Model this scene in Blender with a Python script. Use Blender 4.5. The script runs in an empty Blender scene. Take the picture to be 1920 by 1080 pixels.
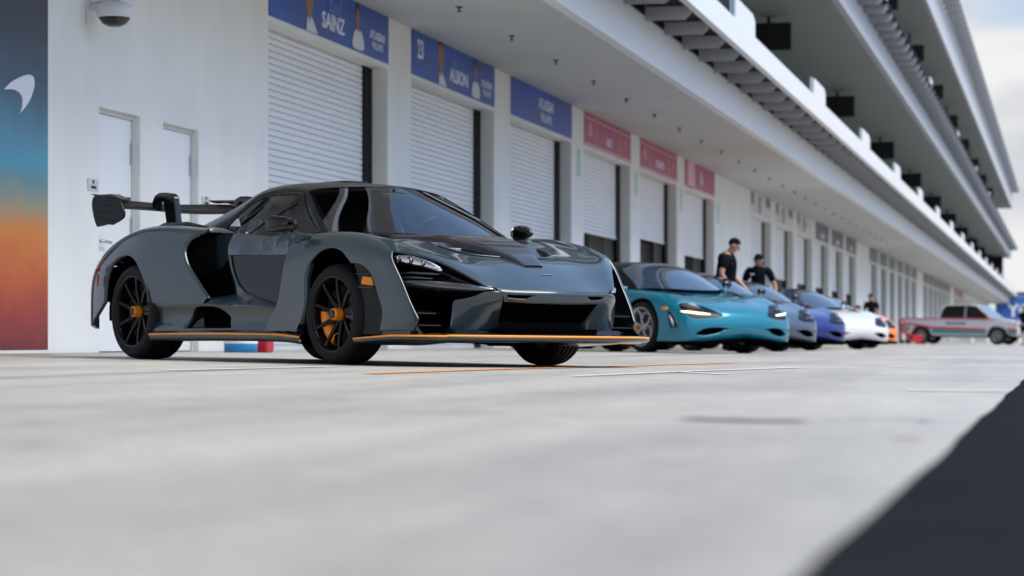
import bpy, bmesh, math, random
import numpy as np
from mathutils import Vector, Matrix
from mathutils.geometry import delaunay_2d_cdt
R = math.radians
scene = bpy.context.scene
COL = scene.collection
rng = random.Random(7)

# ------------------------------------------------------------------ camera
PHI = 0.20508            # yaw of the lens away from the run of the building
CAMZ = 0.104
SLOPE = 0.0112           # drainage fall of the pit lane away from the wall
XW = -8.811              # face of the garage wall
camd = bpy.data.cameras.new("camera")
cam = bpy.data.objects.new("camera", camd)
COL.objects.link(cam)
cam.location = (0, 0, CAMZ)
cam.rotation_euler = (R(90), 0, PHI)
camd.sensor_width = 36.0
camd.lens = 93.75
camd.shift_y = 100 / 1920
camd.clip_start = 0.05
camd.clip_end = 3000
camd.dof.use_dof = True
camd.dof.focus_distance = 17.3
camd.dof.aperture_fstop = 3.0
scene.camera = cam

# ------------------------------------------------------------------ sky, sun, exposure
SUN_EL, SUN_AZ = R(58), R(104)      # veiled sun high over the track side
w = bpy.data.worlds.new("World")
scene.world = w
w.use_nodes = True
nt = w.node_tree
nt.nodes.clear()
def nn(nt, t, **kw):
    n = nt.nodes.new(t)
    for a, b in kw.items():
        setattr(n, a, b)
    return n
out = nn(nt, 'ShaderNodeOutputWorld')
bg = nn(nt, 'ShaderNodeBackground')
sky = nn(nt, 'ShaderNodeTexSky', sky_type='NISHITA')
sky.sun_disc = False
sky.sun_elevation = SUN_EL
sky.sun_rotation = SUN_AZ
sky.air_density = 1.0
sky.dust_density = 0.6
sky.ozone_density = 1.0
tc = nn(nt, 'ShaderNodeTexCoord')
mp = nn(nt, 'ShaderNodeMapping')
mp.inputs['Scale'].default_value = (1.0, 1.0, 2.6)
mp.inputs['Location'].default_value = (0.35, 0.1, 0.22)
noi = nn(nt, 'ShaderNodeTexNoise')
noi.inputs['Scale'].default_value = 4.2
noi.inputs['Detail'].default_value = 9
noi.inputs['Roughness'].default_value = 0.52
ramp = nn(nt, 'ShaderNodeValToRGB')
ramp.color_ramp.elements[0].position = 0.50
ramp.color_ramp.elements[1].position = 0.66
noi2 = nn(nt, 'ShaderNodeTexNoise')
noi2.inputs['Scale'].default_value = 7
noi2.inputs['Detail'].default_value = 6
ramp2 = nn(nt, 'ShaderNodeValToRGB')
ramp2.color_ramp.elements[0].position = 0.38
ramp2.color_ramp.elements[0].color = (2.0, 2.1, 2.3, 1)
ramp2.color_ramp.elements[1].position = 0.56
ramp2.color_ramp.elements[1].color = (3.1, 3.1, 3.1, 1)
sep = nn(nt, 'ShaderNodeSeparateXYZ')
hz = nn(nt, 'ShaderNodeMapRange')       # more cloud towards the horizon
hz.inputs['From Min'].default_value = 0.09
hz.inputs['From Max'].default_value = 0.125
hz.inputs['To Min'].default_value = 1.0
hz.inputs['To Max'].default_value = 0.0
mx = nn(nt, 'ShaderNodeMath', operation='MAXIMUM')
mix = nn(nt, 'ShaderNodeMix', data_type='RGBA')
L = nt.links.new
L(tc.outputs['Generated'], mp.inputs['Vector'])
L(mp.outputs['Vector'], noi.inputs['Vector'])
L(mp.outputs['Vector'], noi2.inputs['Vector'])
L(noi.outputs['Fac'], ramp.inputs['Fac'])
L(noi2.outputs['Fac'], ramp2.inputs['Fac'])
L(tc.outputs['Generated'], sep.inputs['Vector'])
bz_ = nn(nt, 'ShaderNodeMath', operation='MULTIPLY_ADD')   # ragged cloud tops
bz_.inputs[1].default_value = -0.20
L(noi.outputs['Fac'], bz_.inputs[0])
L(sep.outputs['Z'], bz_.inputs[2])
bz2 = nn(nt, 'ShaderNodeMath', operation='ADD')
bz2.inputs[1].default_value = 0.10
L(bz_.outputs[0], bz2.inputs[0])
L(bz2.outputs[0], hz.inputs['Value'])
L(ramp.outputs['Color'], mx.inputs[0])
L(hz.outputs['Result'], mx.inputs[1])
hi = nn(nt, 'ShaderNodeMapRange')       # mostly clear overhead
hi.inputs['From Min'].default_value = 0.18
hi.inputs['From Max'].default_value = 0.45
hi.inputs['To Min'].default_value = 1.0
hi.inputs['To Max'].default_value = 0.03
L(sep.outputs['Z'], hi.inputs['Value'])
mm = nn(nt, 'ShaderNodeMath', operation='MULTIPLY')
L(mx.outputs[0], mm.inputs[0])
L(hi.outputs['Result'], mm.inputs[1])
L(mm.outputs[0], mix.inputs['Factor'])
low = nn(nt, 'ShaderNodeMapRange')      # hazy pale blue low down
low.inputs['From Min'].default_value = 0.14
low.inputs['From Max'].default_value = 0.34
low.inputs['To Min'].default_value = 1.0
low.inputs['To Max'].default_value = 0.0
L(sep.outputs['Z'], low.inputs['Value'])
mlow = nn(nt, 'ShaderNodeMix', data_type='RGBA')
mlow.inputs['B'].default_value = (1.25, 1.95, 2.9, 1)
L(low.outputs['Result'], mlow.inputs['Factor'])
L(sky.outputs['Color'], mlow.inputs['A'])
L(mlow.outputs['Result'], mix.inputs['A'])
L(ramp2.outputs['Color'], mix.inputs['B'])
L(mix.outputs['Result'], bg.inputs['Color'])
bg.inputs['Strength'].default_value = 0.15
L(bg.outputs[0], out.inputs[0])

sd = bpy.data.lights.new("sun", 'SUN')
so = bpy.data.objects.new("sun", sd)
COL.objects.link(so)
sd.energy = 2.4
sd.angle = R(40)
sd.color = (1.0, 0.925, 0.78)
# direction towards the sun: azimuth measured from +Y, clockwise
sv = Vector((math.sin(SUN_AZ) * math.cos(SUN_EL), math.cos(SUN_AZ) * math.cos(SUN_EL), math.sin(SUN_EL)))
so.rotation_euler = sv.to_track_quat('Z', 'Y').to_euler()
so.location = (0, 0, 40)

scene.view_settings.view_transform = 'Standard'
scene.view_settings.look = 'None'
scene.view_settings.gamma = 1
scene.view_settings.use_curve_mapping = False
scene.view_settings.exposure = 0.93
scene.render.engine = 'CYCLES'
scene.cycles.max_bounces = 8
scene.cycles.transparent_max_bounces = 12
scene.cycles.caustics_reflective = False
scene.cycles.caustics_refractive = False

# ------------------------------------------------------------------ materials
MATS = {}
def mat(name, col=(0.5, 0.5, 0.5), rough=0.5, metal=0.0, coat=0.0, spec=0.5, noise=None, bump=None, emit=None, flake=0.0):
    """noise=(scale, amount, detail, stretch xyz), bump=(scale, strength, distance)"""
    if name in MATS:
        return MATS[name]
    m = bpy.data.materials.new(name)
    m.use_nodes = True
    t = m.node_tree
    p = t.nodes['Principled BSDF']
    p.inputs['Base Color'].default_value = (*col, 1)
    p.inputs['Roughness'].default_value = rough
    p.inputs['Metallic'].default_value = metal
    p.inputs['Specular IOR Level'].default_value = spec
    p.inputs['Coat Weight'].default_value = coat
    p.inputs['Coat Roughness'].default_value = 0.02
    co = nn(t, 'ShaderNodeTexCoord')
    if noise:
        sc, am, de, st = noise
        mpp = nn(t, 'ShaderNodeMapping')
        mpp.inputs['Scale'].default_value = st
        t.links.new(co.outputs['Object'], mpp.inputs['Vector'])
        n1 = nn(t, 'ShaderNodeTexNoise')
        n1.inputs['Scale'].default_value = sc
        n1.inputs['Detail'].default_value = de
        t.links.new(mpp.outputs['Vector'], n1.inputs['Vector'])
        mr = nn(t, 'ShaderNodeMapRange')
        mr.inputs['From Min'].default_value = 0.3
        mr.inputs['From Max'].default_value = 0.7
        mr.inputs['To Min'].default_value = 1 - am
        mr.inputs['To Max'].default_value = 1 + am
        t.links.new(n1.outputs['Fac'], mr.inputs['Value'])
        hs = nn(t, 'ShaderNodeHueSaturation')
        hs.inputs['Color'].default_value = (*col, 1)
        t.links.new(mr.outputs['Result'], hs.inputs['Value'])
        t.links.new(hs.outputs['Color'], p.inputs['Base Color'])
        mr2 = nn(t, 'ShaderNodeMapRange')
        mr2.inputs['To Min'].default_value = max(0.02, rough - 0.12 * (rough > 0.25))
        mr2.inputs['To Max'].default_value = min(1, rough + 0.12 * (rough > 0.25))
        t.links.new(n1.outputs['Fac'], mr2.inputs['Value'])
        t.links.new(mr2.outputs['Result'], p.inputs['Roughness'])
    if bump:
        n2 = nn(t, 'ShaderNodeTexNoise')
        n2.inputs['Scale'].default_value = bump[0]
        n2.inputs['Detail'].default_value = 4
        t.links.new(co.outputs['Object'], n2.inputs['Vector'])
        b = nn(t, 'ShaderNodeBump')
        b.inputs['Strength'].default_value = bump[1]
        b.inputs['Distance'].default_value = bump[2]
        t.links.new(n2.outputs['Fac'], b.inputs['Height'])
        t.links.new(b.outputs['Normal'], p.inputs['Normal'])
    if flake:
        n3 = nn(t, 'ShaderNodeTexNoise')
        n3.inputs['Scale'].default_value = 900
        t.links.new(co.outputs['Object'], n3.inputs['Vector'])
        b = nn(t, 'ShaderNodeBump')
        b.inputs['Strength'].default_value = flake
        b.inputs['Distance'].default_value = 0.001
        t.links.new(n3.outputs['Fac'], b.inputs['Height'])
        t.links.new(b.outputs['Normal'], p.inputs['Normal'])
    if emit:
        p.inputs['Emission Color'].default_value = (*emit[0], 1)
        p.inputs['Emission Strength'].default_value = emit[1]
    MATS[name] = m
    return m

def glass_mat(name, tint=(0.6, 0.7, 0.72), ior=1.5, boost=0.0):
    if name in MATS:
        return MATS[name]
    m = bpy.data.materials.new(name)
    m.use_nodes = True
    t = m.node_tree
    t.nodes.clear()
    o = nn(t, 'ShaderNodeOutputMaterial')
    tr = nn(t, 'ShaderNodeBsdfTransparent')
    tr.inputs[0].default_value = (*tint, 1)
    gl = nn(t, 'ShaderNodeBsdfGlossy')
    gl.inputs['Roughness'].default_value = 0.01
    fr = nn(t, 'ShaderNodeFresnel')
    fr.inputs['IOR'].default_value = ior
    ad = nn(t, 'ShaderNodeMath', operation='ADD', use_clamp=True)
    ad.inputs[1].default_value = boost
    mi = nn(t, 'ShaderNodeMixShader')
    t.links.new(fr.outputs[0], ad.inputs[0])
    t.links.new(ad.outputs[0], mi.inputs[0])
    t.links.new(tr.outputs[0], mi.inputs[1])
    t.links.new(gl.outputs[0], mi.inputs[2])
    t.links.new(mi.outputs[0], o.inputs[0])
    MATS[name] = m
    return m

# ------------------------------------------------------------------ object helpers
def link(o, parent=None):
    COL.objects.link(o)
    if parent is not None:
        o.parent = parent
    return o

def tag(o, label=None, cat=None, group=None, kind=None):
    if label: o['label'] = label
    if cat: o['category'] = cat
    if group: o['group'] = group
    if kind: o['kind'] = kind
    return o

def empty(name, loc=(0, 0, 0), rz=0.0, mw=None):
    o = bpy.data.objects.new(name, None)
    o.empty_display_size = 0.2
    link(o)
    if mw is not None:
        o.matrix_world = mw
    else:
        o.location = loc
        o.rotation_euler = (0, 0, rz)
    return o

class MB:
    """collects shapes and links them as one mesh object"""
    def __init__(s):
        s.v = []; s.f = []; s.sm = []
    def add(s, vs, fs, smooth=False):
        b = len(s.v)
        s.v += [tuple(map(float, q)) for q in vs]
        for f in fs:
            s.f.append(tuple(i + b for i in f)); s.sm.append(smooth)
        return s
    def box(s, x0, x1, y0, y1, z0, z1, bev=0.0):
        if x0 > x1: x0, x1 = x1, x0
        if y0 > y1: y0, y1 = y1, y0
        if z0 > z1: z0, z1 = z1, z0
        if bev <= 0:
            v = [(x, y, z) for z in (z0, z1) for y in (y0, y1) for x in (x0, x1)]
            return s.add(v, [(0, 2, 3, 1), (4, 5, 7, 6), (0, 1, 5, 4), (2, 6, 7, 3), (0, 4, 6, 2), (1, 3, 7, 5)])
        b = bev
        bm = bmesh.new()
        bmesh.ops.create_cube(bm, size=1)
        for q in bm.verts:
            q.co = Vector(((x0 + x1) / 2 + q.co.x * (x1 - x0), (y0 + y1) / 2 + q.co.y * (y1 - y0), (z0 + z1) / 2 + q.co.z * (z1 - z0)))
        bmesh.ops.bevel(bm, geom=bm.edges[:], offset=b, segments=2, profile=0.6, affect='EDGES')
        bm.verts.index_update()
        s.add([q.co[:] for q in bm.verts], [tuple(x.index for x in f.verts) for f in bm.faces])
        bm.free()
        return s
    def grid(s, P, smooth=True, flip=False, closeu=False):
        P = np.asarray(P, float)
        n, m = P.shape[:2]
        fs = []
        for i in range(n if closeu else n - 1):
            for j in range(m - 1):
                a, b_, c, d = i * m + j, ((i + 1) % n) * m + j, ((i + 1) % n) * m + j + 1, i * m + j + 1
                fs.append((a, d, c, b_) if flip else (a, b_, c, d))
        return s.add(P.reshape(-1, 3), fs, smooth)
    def prism(s, pts, h0, h1, ax='z', smooth=False):
        """extrude polygon; ax is the extrusion axis"""
        n = len(pts)
        def mk(a, b, h):
            return {'z': (a, b, h), 'y': (a, h, b), 'x': (h, a, b)}[ax]
        v = [mk(a, b, h0) for a, b in pts] + [mk(a, b, h1) for a, b in pts]
        f = [tuple(range(n))[::-1], tuple(range(n, 2 * n))] + [(i, (i + 1) % n, n + (i + 1) % n, n + i) for i in range(n)]
        return s.add(v, f, smooth)
    def tube(s, path, rad, seg=10, cap=True, sq=(1, 1), up=(0, 0, 1)):
        path = [Vector(p) for p in path]
        n = len(path)
        rad = rad if hasattr(rad, '__len__') else [rad] * n
        ring = []
        for i, p in enumerate(path):
            t = (path[min(i + 1, n - 1)] - path[max(i - 1, 0)]).normalized()
            u = Vector(up)
            if abs(t.dot(u)) > 0.95: u = Vector((1, 0, 0))
            a = t.cross(u).normalized(); b = a.cross(t).normalized()
            ring.append([p + rad[i] * (sq[0] * math.cos(q) * a + sq[1] * math.sin(q) * b) for q in [2 * math.pi * k / seg for k in range(seg)]])
        v = [q for r in ring for q in r]
        f = []
        for i in range(n - 1):
            for k in range(seg):
                f.append((i * seg + k, i * seg + (k + 1) % seg, (i + 1) * seg + (k + 1) % seg, (i + 1) * seg + k))
        s.add(v, f, True)
        if cap:
            s.add(ring[0], [tuple(range(seg))[::-1]]); s.add(ring[-1], [tuple(range(seg))])
        return s
    def lathe(s, prof, seg=48, ax='y', c=(0, 0, 0), smooth=True):
        """prof = [(axial, radius)]"""
        P = []
        for k in range(seg):
            a = 2 * math.pi * k / seg
            row = []
            for h, r in prof:
                u, v = r * math.cos(a), r * math.sin(a)
                q = {'y': (u, h, v), 'z': (u, v, h), 'x': (h, u, v)}[ax]
                row.append((q[0] + c[0], q[1] + c[1], q[2] + c[2]))
            P.append(row)
        return s.grid(P, smooth, closeu=True)
    def ell(s, c, r, seg=20, rings=12):
        P = [[(c[0] + r[0] * math.sin(math.pi * j / rings) * math.cos(2 * math.pi * k / seg), c[1] + r[1] * math.sin(math.pi * j / rings) * math.sin(2 * math.pi * k / seg), c[2] + r[2] * math.cos(math.pi * j / rings)) for j in range(rings + 1)] for k in range(seg)]
        return s.grid(P, True, closeu=True)
    def xf(s, M, start=0):
        M = Matrix(M)
        for i in range(start, len(s.v)):
            s.v[i] = tuple(M @ Vector(s.v[i]))
        return s
    def mirror_y(s, keep=True):
        n = len(s.v); m = len(s.f)
        vs = [(a, -b, c) for a, b, c in s.v]
        fs = [tuple(reversed(f)) for f in s.f]
        if not keep:
            s.v, s.f = vs, fs
            return s
        s.v += vs
        for i in range(m):
            s.f.append(tuple(j + n for j in fs[i])); s.sm.append(s.sm[i])
        return s
    def build(s, name, m, parent=None, weld=0, bevel=0, sub=0, auto=None, mats=None):
        me = bpy.data.meshes.new(name)
        me.from_pydata(s.v, [], s.f)
        me.polygons.foreach_set('use_smooth', s.sm)
        me.validate()
        if weld:
            bm = bmesh.new(); bm.from_mesh(me)
            bmesh.ops.remove_doubles(bm, verts=bm.verts, dist=weld)
            bmesh.ops.recalc_face_normals(bm, faces=bm.faces)
            bm.to_mesh(me); bm.free()
        me.update()
        o = bpy.data.objects.new(name, me)
        me.materials.append(m)
        link(o, parent)
        if bevel:
            b = o.modifiers.new('bevel', 'BEVEL'); b.width = bevel; b.segments = 2; b.limit_method = 'ANGLE'; b.angle_limit = R(35)
        if sub:
            q = o.modifiers.new('sub', 'SUBSURF'); q.levels = sub; q.render_levels = sub
        return o

def copy_tree(o, parent=None):
    c = o.copy(); COL.objects.link(c); c.parent = parent
    for ch in list(o.children): copy_tree(ch, c)
    return c

def text_mesh(txt, size, thick=0.004, shear=0.0, spacing=1.0, bold=0.0, xs=1.0):
    """verts / faces of a piece of lettering, centred, lying in XY, extruded along Z"""
    cu = bpy.data.curves.new('t', 'FONT')
    cu.body = txt; cu.size = size; cu.extrude = thick; cu.shear = shear
    cu.space_character = spacing; cu.offset = bold
    cu.align_x = 'CENTER'; cu.align_y = 'CENTER'; cu.resolution_u = 3
    ob = bpy.data.objects.new('t', cu)
    COL.objects.link(ob)
    dg = bpy.context.evaluated_depsgraph_get()
    me = bpy.data.meshes.new_from_object(ob.evaluated_get(dg))
    v = [(q.co.x * xs, q.co.y, q.co.z) for q in me.vertices]
    f = [tuple(p.vertices) for p in me.polygons]
    bpy.data.objects.remove(ob); bpy.data.curves.remove(cu); bpy.data.meshes.remove(me)
    return v, f

# smooth surfaces ----------------------------------------------------------
def sbasis(n, t):
    """natural cubic spline through n unit-spaced knots as a matrix (len(t), n)"""
    t = np.atleast_1d(np.asarray(t, float))
    A = np.zeros((n, n)); B = np.zeros((n, n))
    A[0, 0] = A[-1, -1] = 1
    for i in range(1, n - 1):
        A[i, i - 1:i + 2] = (1, 4, 1)
        B[i, i - 1:i + 2] = (6, -12, 6)
    M2 = np.linalg.solve(A, B)
    tt = np.clip(t, 0, n - 1)
    i = np.minimum(tt.astype(int), n - 2)
    u = tt - i
    I = np.eye(n)
    out = (1 - u)[:, None] * I[i] + u[:, None] * I[i + 1]
    a = ((1 - u) ** 3 - (1 - u)) / 6
    b = (u ** 3 - u) / 6
    return out + a[:, None] * M2[i] + b[:, None] * M2[i + 1]

class Surf:
    def __init__(s, net):
        s.P = np.asarray(net, float)          # (nu, nv, 3)
        s.nu, s.nv = s.P.shape[:2]
    def ev(s, u, v):
        U = sbasis(s.nu, u); V = sbasis(s.nv, v)
        return np.einsum('ki,kj,ijc->kc', U, V, s.P)
    def grid(s, u, v):
        return np.einsum('ai,bj,ijc->abc', sbasis(s.nu, u), sbasis(s.nv, v), s.P)
    def nrm(s, u, v):
        e = 1e-3
        a = s.ev(np.minimum(u + e, s.nu - 1), v) - s.ev(np.maximum(u - e, 0), v)
        b = s.ev(u, np.minimum(v + e, s.nv - 1)) - s.ev(u, np.maximum(v - e, 0))
        n = np.cross(a, b)
        return n / np.maximum(np.linalg.norm(n, axis=1), 1e-12)[:, None]
    def inv(s, pts, axes, vr=None, ur=None):
        """(u,v) of points known in two coordinates only"""
        if not hasattr(s, 'D'):
            s.uu = np.linspace(0, s.nu - 1, 10 * s.nu); s.vv = np.linspace(0, s.nv - 1, 10 * s.nv)
            s.D = s.grid(s.uu, s.vv)
        res = []
        for p in pts:
            d = ((s.D[:, :, axes] - np.array(p)) ** 2).sum(-1)
            if vr: d = d + 1e3 * ((s.vv < vr[0]) | (s.vv > vr[1]))[None, :]
            i, j = np.unravel_index(np.argmin(d), d.shape)
            u, v = s.uu[i], s.vv[j]
            for _ in range(6):
                e = 1e-4
                q = s.ev([u], [v])[0][axes]
                ju = (s.ev([u + e], [v])[0][axes] - q) / e
                jv = (s.ev([u], [v + e])[0][axes] - q) / e
                J = np.stack([ju, jv], 1)
                if abs(np.linalg.det(J)) < 1e-7: break
                st = np.linalg.solve(J, np.array(p) - q)
                st = np.clip(st, -0.2, 0.2)
                u = min(max(u + st[0], 0), s.nu - 1); v = min(max(v + st[1], 0), s.nv - 1)
            res.append((u, v))
        return res

class HF:
    """thin plate height field: h(a,b); axes tells where a,b,h go"""
    def __init__(s, pts, axes=(0, 2, 1), lam=1e-4):
        p = np.asarray(pts, float)
        s.X = p[:, :2]; s.axes = axes
        n = len(p)
        K = s.k(s.X, s.X) + lam * np.eye(n)
        Q = np.c_[np.ones(n), s.X]
        A = np.block([[K, Q], [Q.T, np.zeros((3, 3))]])
        s.w = np.linalg.solve(A, np.r_[p[:, 2], 0, 0, 0])
    def k(s, a, b):
        r2 = ((a[:, None] - b[None]) ** 2).sum(-1) + 1e-12
        return 0.5 * r2 * np.log(r2)
    def ev(s, u, v):
        x = np.stack([np.atleast_1d(u), np.atleast_1d(v)], 1).astype(float)
        h = s.k(x, s.X) @ s.w[:-3] + np.c_[np.ones(len(x)), x] @ s.w[-3:]
        o = np.zeros((len(x), 3))
        o[:, s.axes[0]] = x[:, 0]; o[:, s.axes[1]] = x[:, 1]; o[:, s.axes[2]] = h
        return o
    def nrm(s, u, v):
        e = 1e-3
        a = s.ev(u + e, v) - s.ev(u - e, v); b = s.ev(u, v + e) - s.ev(u, v - e)
        n = np.cross(a, b)
        return n / np.linalg.norm(n, axis=1)[:, None]

class FnS(HF):
    """height field given by a formula: y = fn(x, z)"""
    def __init__(s, fn):
        s.fn = fn
    def ev(s, u, v):
        u = np.atleast_1d(np.asarray(u, float)); v = np.atleast_1d(np.asarray(v, float))
        return np.stack([u, s.fn(u, v), v], 1)

def dense(poly, step, closed=True):
    out = []
    n = len(poly)
    for i in range(n if closed else n - 1):
        a = np.array(poly[i], float); b = np.array(poly[(i + 1) % n], float)
        k = max(1, int(math.ceil(np.linalg.norm(b - a) / step)))
        out += [a + (b - a) * q / k for q in range(k)]
    return np.array(out)

def smooth_poly(pts, sharp=(), per=6, closed=True):
    """round a polygon through its points (Catmull-Rom), leaving the listed indices sharp"""
    pts = [np.array(p, float) for p in pts]
    n = len(pts)
    out = []
    for i in range(n if closed else n - 1):
        p1, p2 = pts[i], pts[(i + 1) % n]
        p0 = pts[(i - 1) % n] if i not in sharp and (closed or i > 0) else p1 * 2 - p2
        p3 = pts[(i + 2) % n] if ((i + 1) % n) not in sharp and (closed or i + 2 < n) else p2 * 2 - p1
        for q in range(per):
            t = q / per
            out.append(0.5 * ((2 * p1) + (p2 - p0) * t + (2 * p0 - 5 * p1 + 4 * p2 - p3) * t * t + (3 * p1 - 3 * p2 + p3 - p0) * t ** 3))
    if not closed: out.append(pts[-1])
    return np.array(out)

def inside(P, poly):
    x, y = P[:, 0], P[:, 1]
    c = np.zeros(len(P), bool)
    a = poly; b = np.roll(poly, -1, 0)
    for (x1, y1), (x2, y2) in zip(a, b):
        m = ((y1 > y) != (y2 > y))
        with np.errstate(divide='ignore', invalid='ignore'):
            xi = (x2 - x1) * (y - y1) / (y2 - y1 + 1e-15) + x1
        c ^= m & (x < xi)
    return c

def segdist(P, poly):
    d = np.full(len(P), 1e9)
    a = poly; b = np.roll(poly, -1, 0)
    for p, q in zip(a, b):
        e = q - p; L2 = max(e @ e, 1e-12)
        t = np.clip(((P - p) @ e) / L2, 0, 1)
        d = np.minimum(d, np.linalg.norm(P - (p + t[:, None] * e), axis=1))
    return d

def panel(S, outline, holes=(), step=(0.03, 0.03), thick=0.012, lip=0.004, flip=None, side=1, off=0.0, bstep=None, toward=None):
    """trimmed piece of a smooth surface with a rolled edge. Returns verts, faces, normals.
    side = +1 / -1 puts it on the car's left / right"""
    su, sv_ = step
    sc = np.array([1 / su, 1 / sv_])
    loops = []
    for l in [outline] + list(holes):
        loops.append(dense(np.array(l, float) * sc, bstep or 0.6))
    V = list(np.concatenate(loops))
    E = []
    b = 0
    for l in loops:
        E += [(b + i, b + (i + 1) % len(l)) for i in range(len(l))]
        b += len(l)
    lo = loops[0].min(0); hi = loops[0].max(0)
    gx, gy = np.meshgrid(np.arange(lo[0], hi[0], 1.0), np.arange(lo[1], hi[1], 1.0))
    G = np.stack([gx.ravel(), gy.ravel()], 1) + 0.37
    ok = inside(G, loops[0])
    for h in loops[1:]: ok &= ~inside(G, h)
    for l in loops: ok &= segdist(G, l) > 0.45
    V += list(G[ok])
    r = delaunay_2d_cdt([Vector(q) for q in V], E, [], 0, 1e-6)
    ov = np.array([tuple(q) for q in r[0]]); F = [tuple(f) for f in r[2]]
    cen = np.array([ov[list(f)].mean(0) for f in F])
    keep = inside(cen, loops[0])
    for h in loops[1:]: keep &= ~inside(cen, h)
    F = [f for f, k in zip(F, keep) if k]
    uv = ov / sc
    X = S.ev(uv[:, 0], uv[:, 1]); N = S.nrm(uv[:, 0], uv[:, 1])
    # outward orientation: away from the body axis
    ref = X - np.array([X[:, 0].mean() - 0.0, 0.0, 0.30]); ref[:, 0] = 0
    sy_ = np.clip(np.abs(X[:, 1]) / 0.06, 0, 1); near = sy_ < 1
    if near.any():                 # panels that meet their mirror image on the centre line
        N[near, 1] *= sy_[near]; N /= np.maximum(np.linalg.norm(N, axis=1), 1e-9)[:, None]
    if toward is not None: flip = (N @ np.array(toward)).sum() < 0
    if flip is None:
        flip = (N * ref).sum() < 0
    if flip: N = -N
    X = X + off * N
    # edge roll
    cnt = {}
    for f in F:
        for i in range(3):
            e = (f[i], f[(i + 1) % 3]); cnt[tuple(sorted(e))] = cnt.get(tuple(sorted(e)), 0) + 1
    verts = [tuple(x) for x in X]; nor = [tuple(x) for x in N]
    fs = []
    for f in F:
        a, b_, c = X[f[0]], X[f[1]], X[f[2]]
        if np.dot(np.cross(b_ - a, c - a), N[f[0]]) < 0: f = (f[0], f[2], f[1])
        fs.append(f)
    if thick > 0:
        outd = {}
        dirs = []
        for f in fs:
            for i in range(3):
                a, b_ = f[i], f[(i + 1) % 3]
                if cnt[tuple(sorted((a, b_)))] == 1:
                    dirs.append((a, b_))
                    t = X[b_] - X[a]
                    o = np.cross(t, N[a]); o /= max(np.linalg.norm(o), 1e-9)
                    for q in (a, b_): outd.setdefault(q, []).append(o)
        i1 = {}; i2 = {}
        for q, ol in outd.items():
            o = np.mean(ol, 0); o /= max(np.linalg.norm(o), 1e-9)
            n = N[q]
            i1[q] = len(verts); verts.append(tuple(X[q] + o * lip * 0.8 - n * lip)); nor.append(tuple(o * 0.8 + n * 0.6))
            i2[q] = len(verts); verts.append(tuple(X[q] + o * lip * 0.6 - n * (thick + lip))); nor.append(tuple(o))
        for a, b_ in dirs:
            fs.append((b_, a, i1[a], i1[b_])); fs.append((i1[b_], i1[a], i2[a], i2[b_]))
    verts = np.array(verts); nor = np.array(nor); nor /= np.maximum(np.linalg.norm(nor, axis=1), 1e-9)[:, None]
    if side < 0:
        verts[:, 1] *= -1; nor[:, 1] *= -1
        fs = [tuple(reversed(f)) for f in fs]
    return verts, fs, nor

def panel_obj(name, m, parent, parts):
    """one mesh out of one or more panels, with the surface's own normals"""
    vs, fs, ns = [], [], []
    for v, f, n in parts:
        b = len(vs); vs += [tuple(map(float, q)) for q in v]; ns += [tuple(map(float, q)) for q in n]
        fs += [tuple(i + b for i in q) for q in f]
    me = bpy.data.meshes.new(name)
    me.from_pydata(vs, [], fs)
    me.polygons.foreach_set('use_smooth', [True] * len(fs))
    me.update()
    me.normals_split_custom_set_from_vertices(ns)
    me.materials.append(m)
    o = bpy.data.objects.new(name, me)
    return link(o, parent)

# ================================================================== THE SETTING
def gz(x):
    return -SLOPE * (x - XW)
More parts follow.
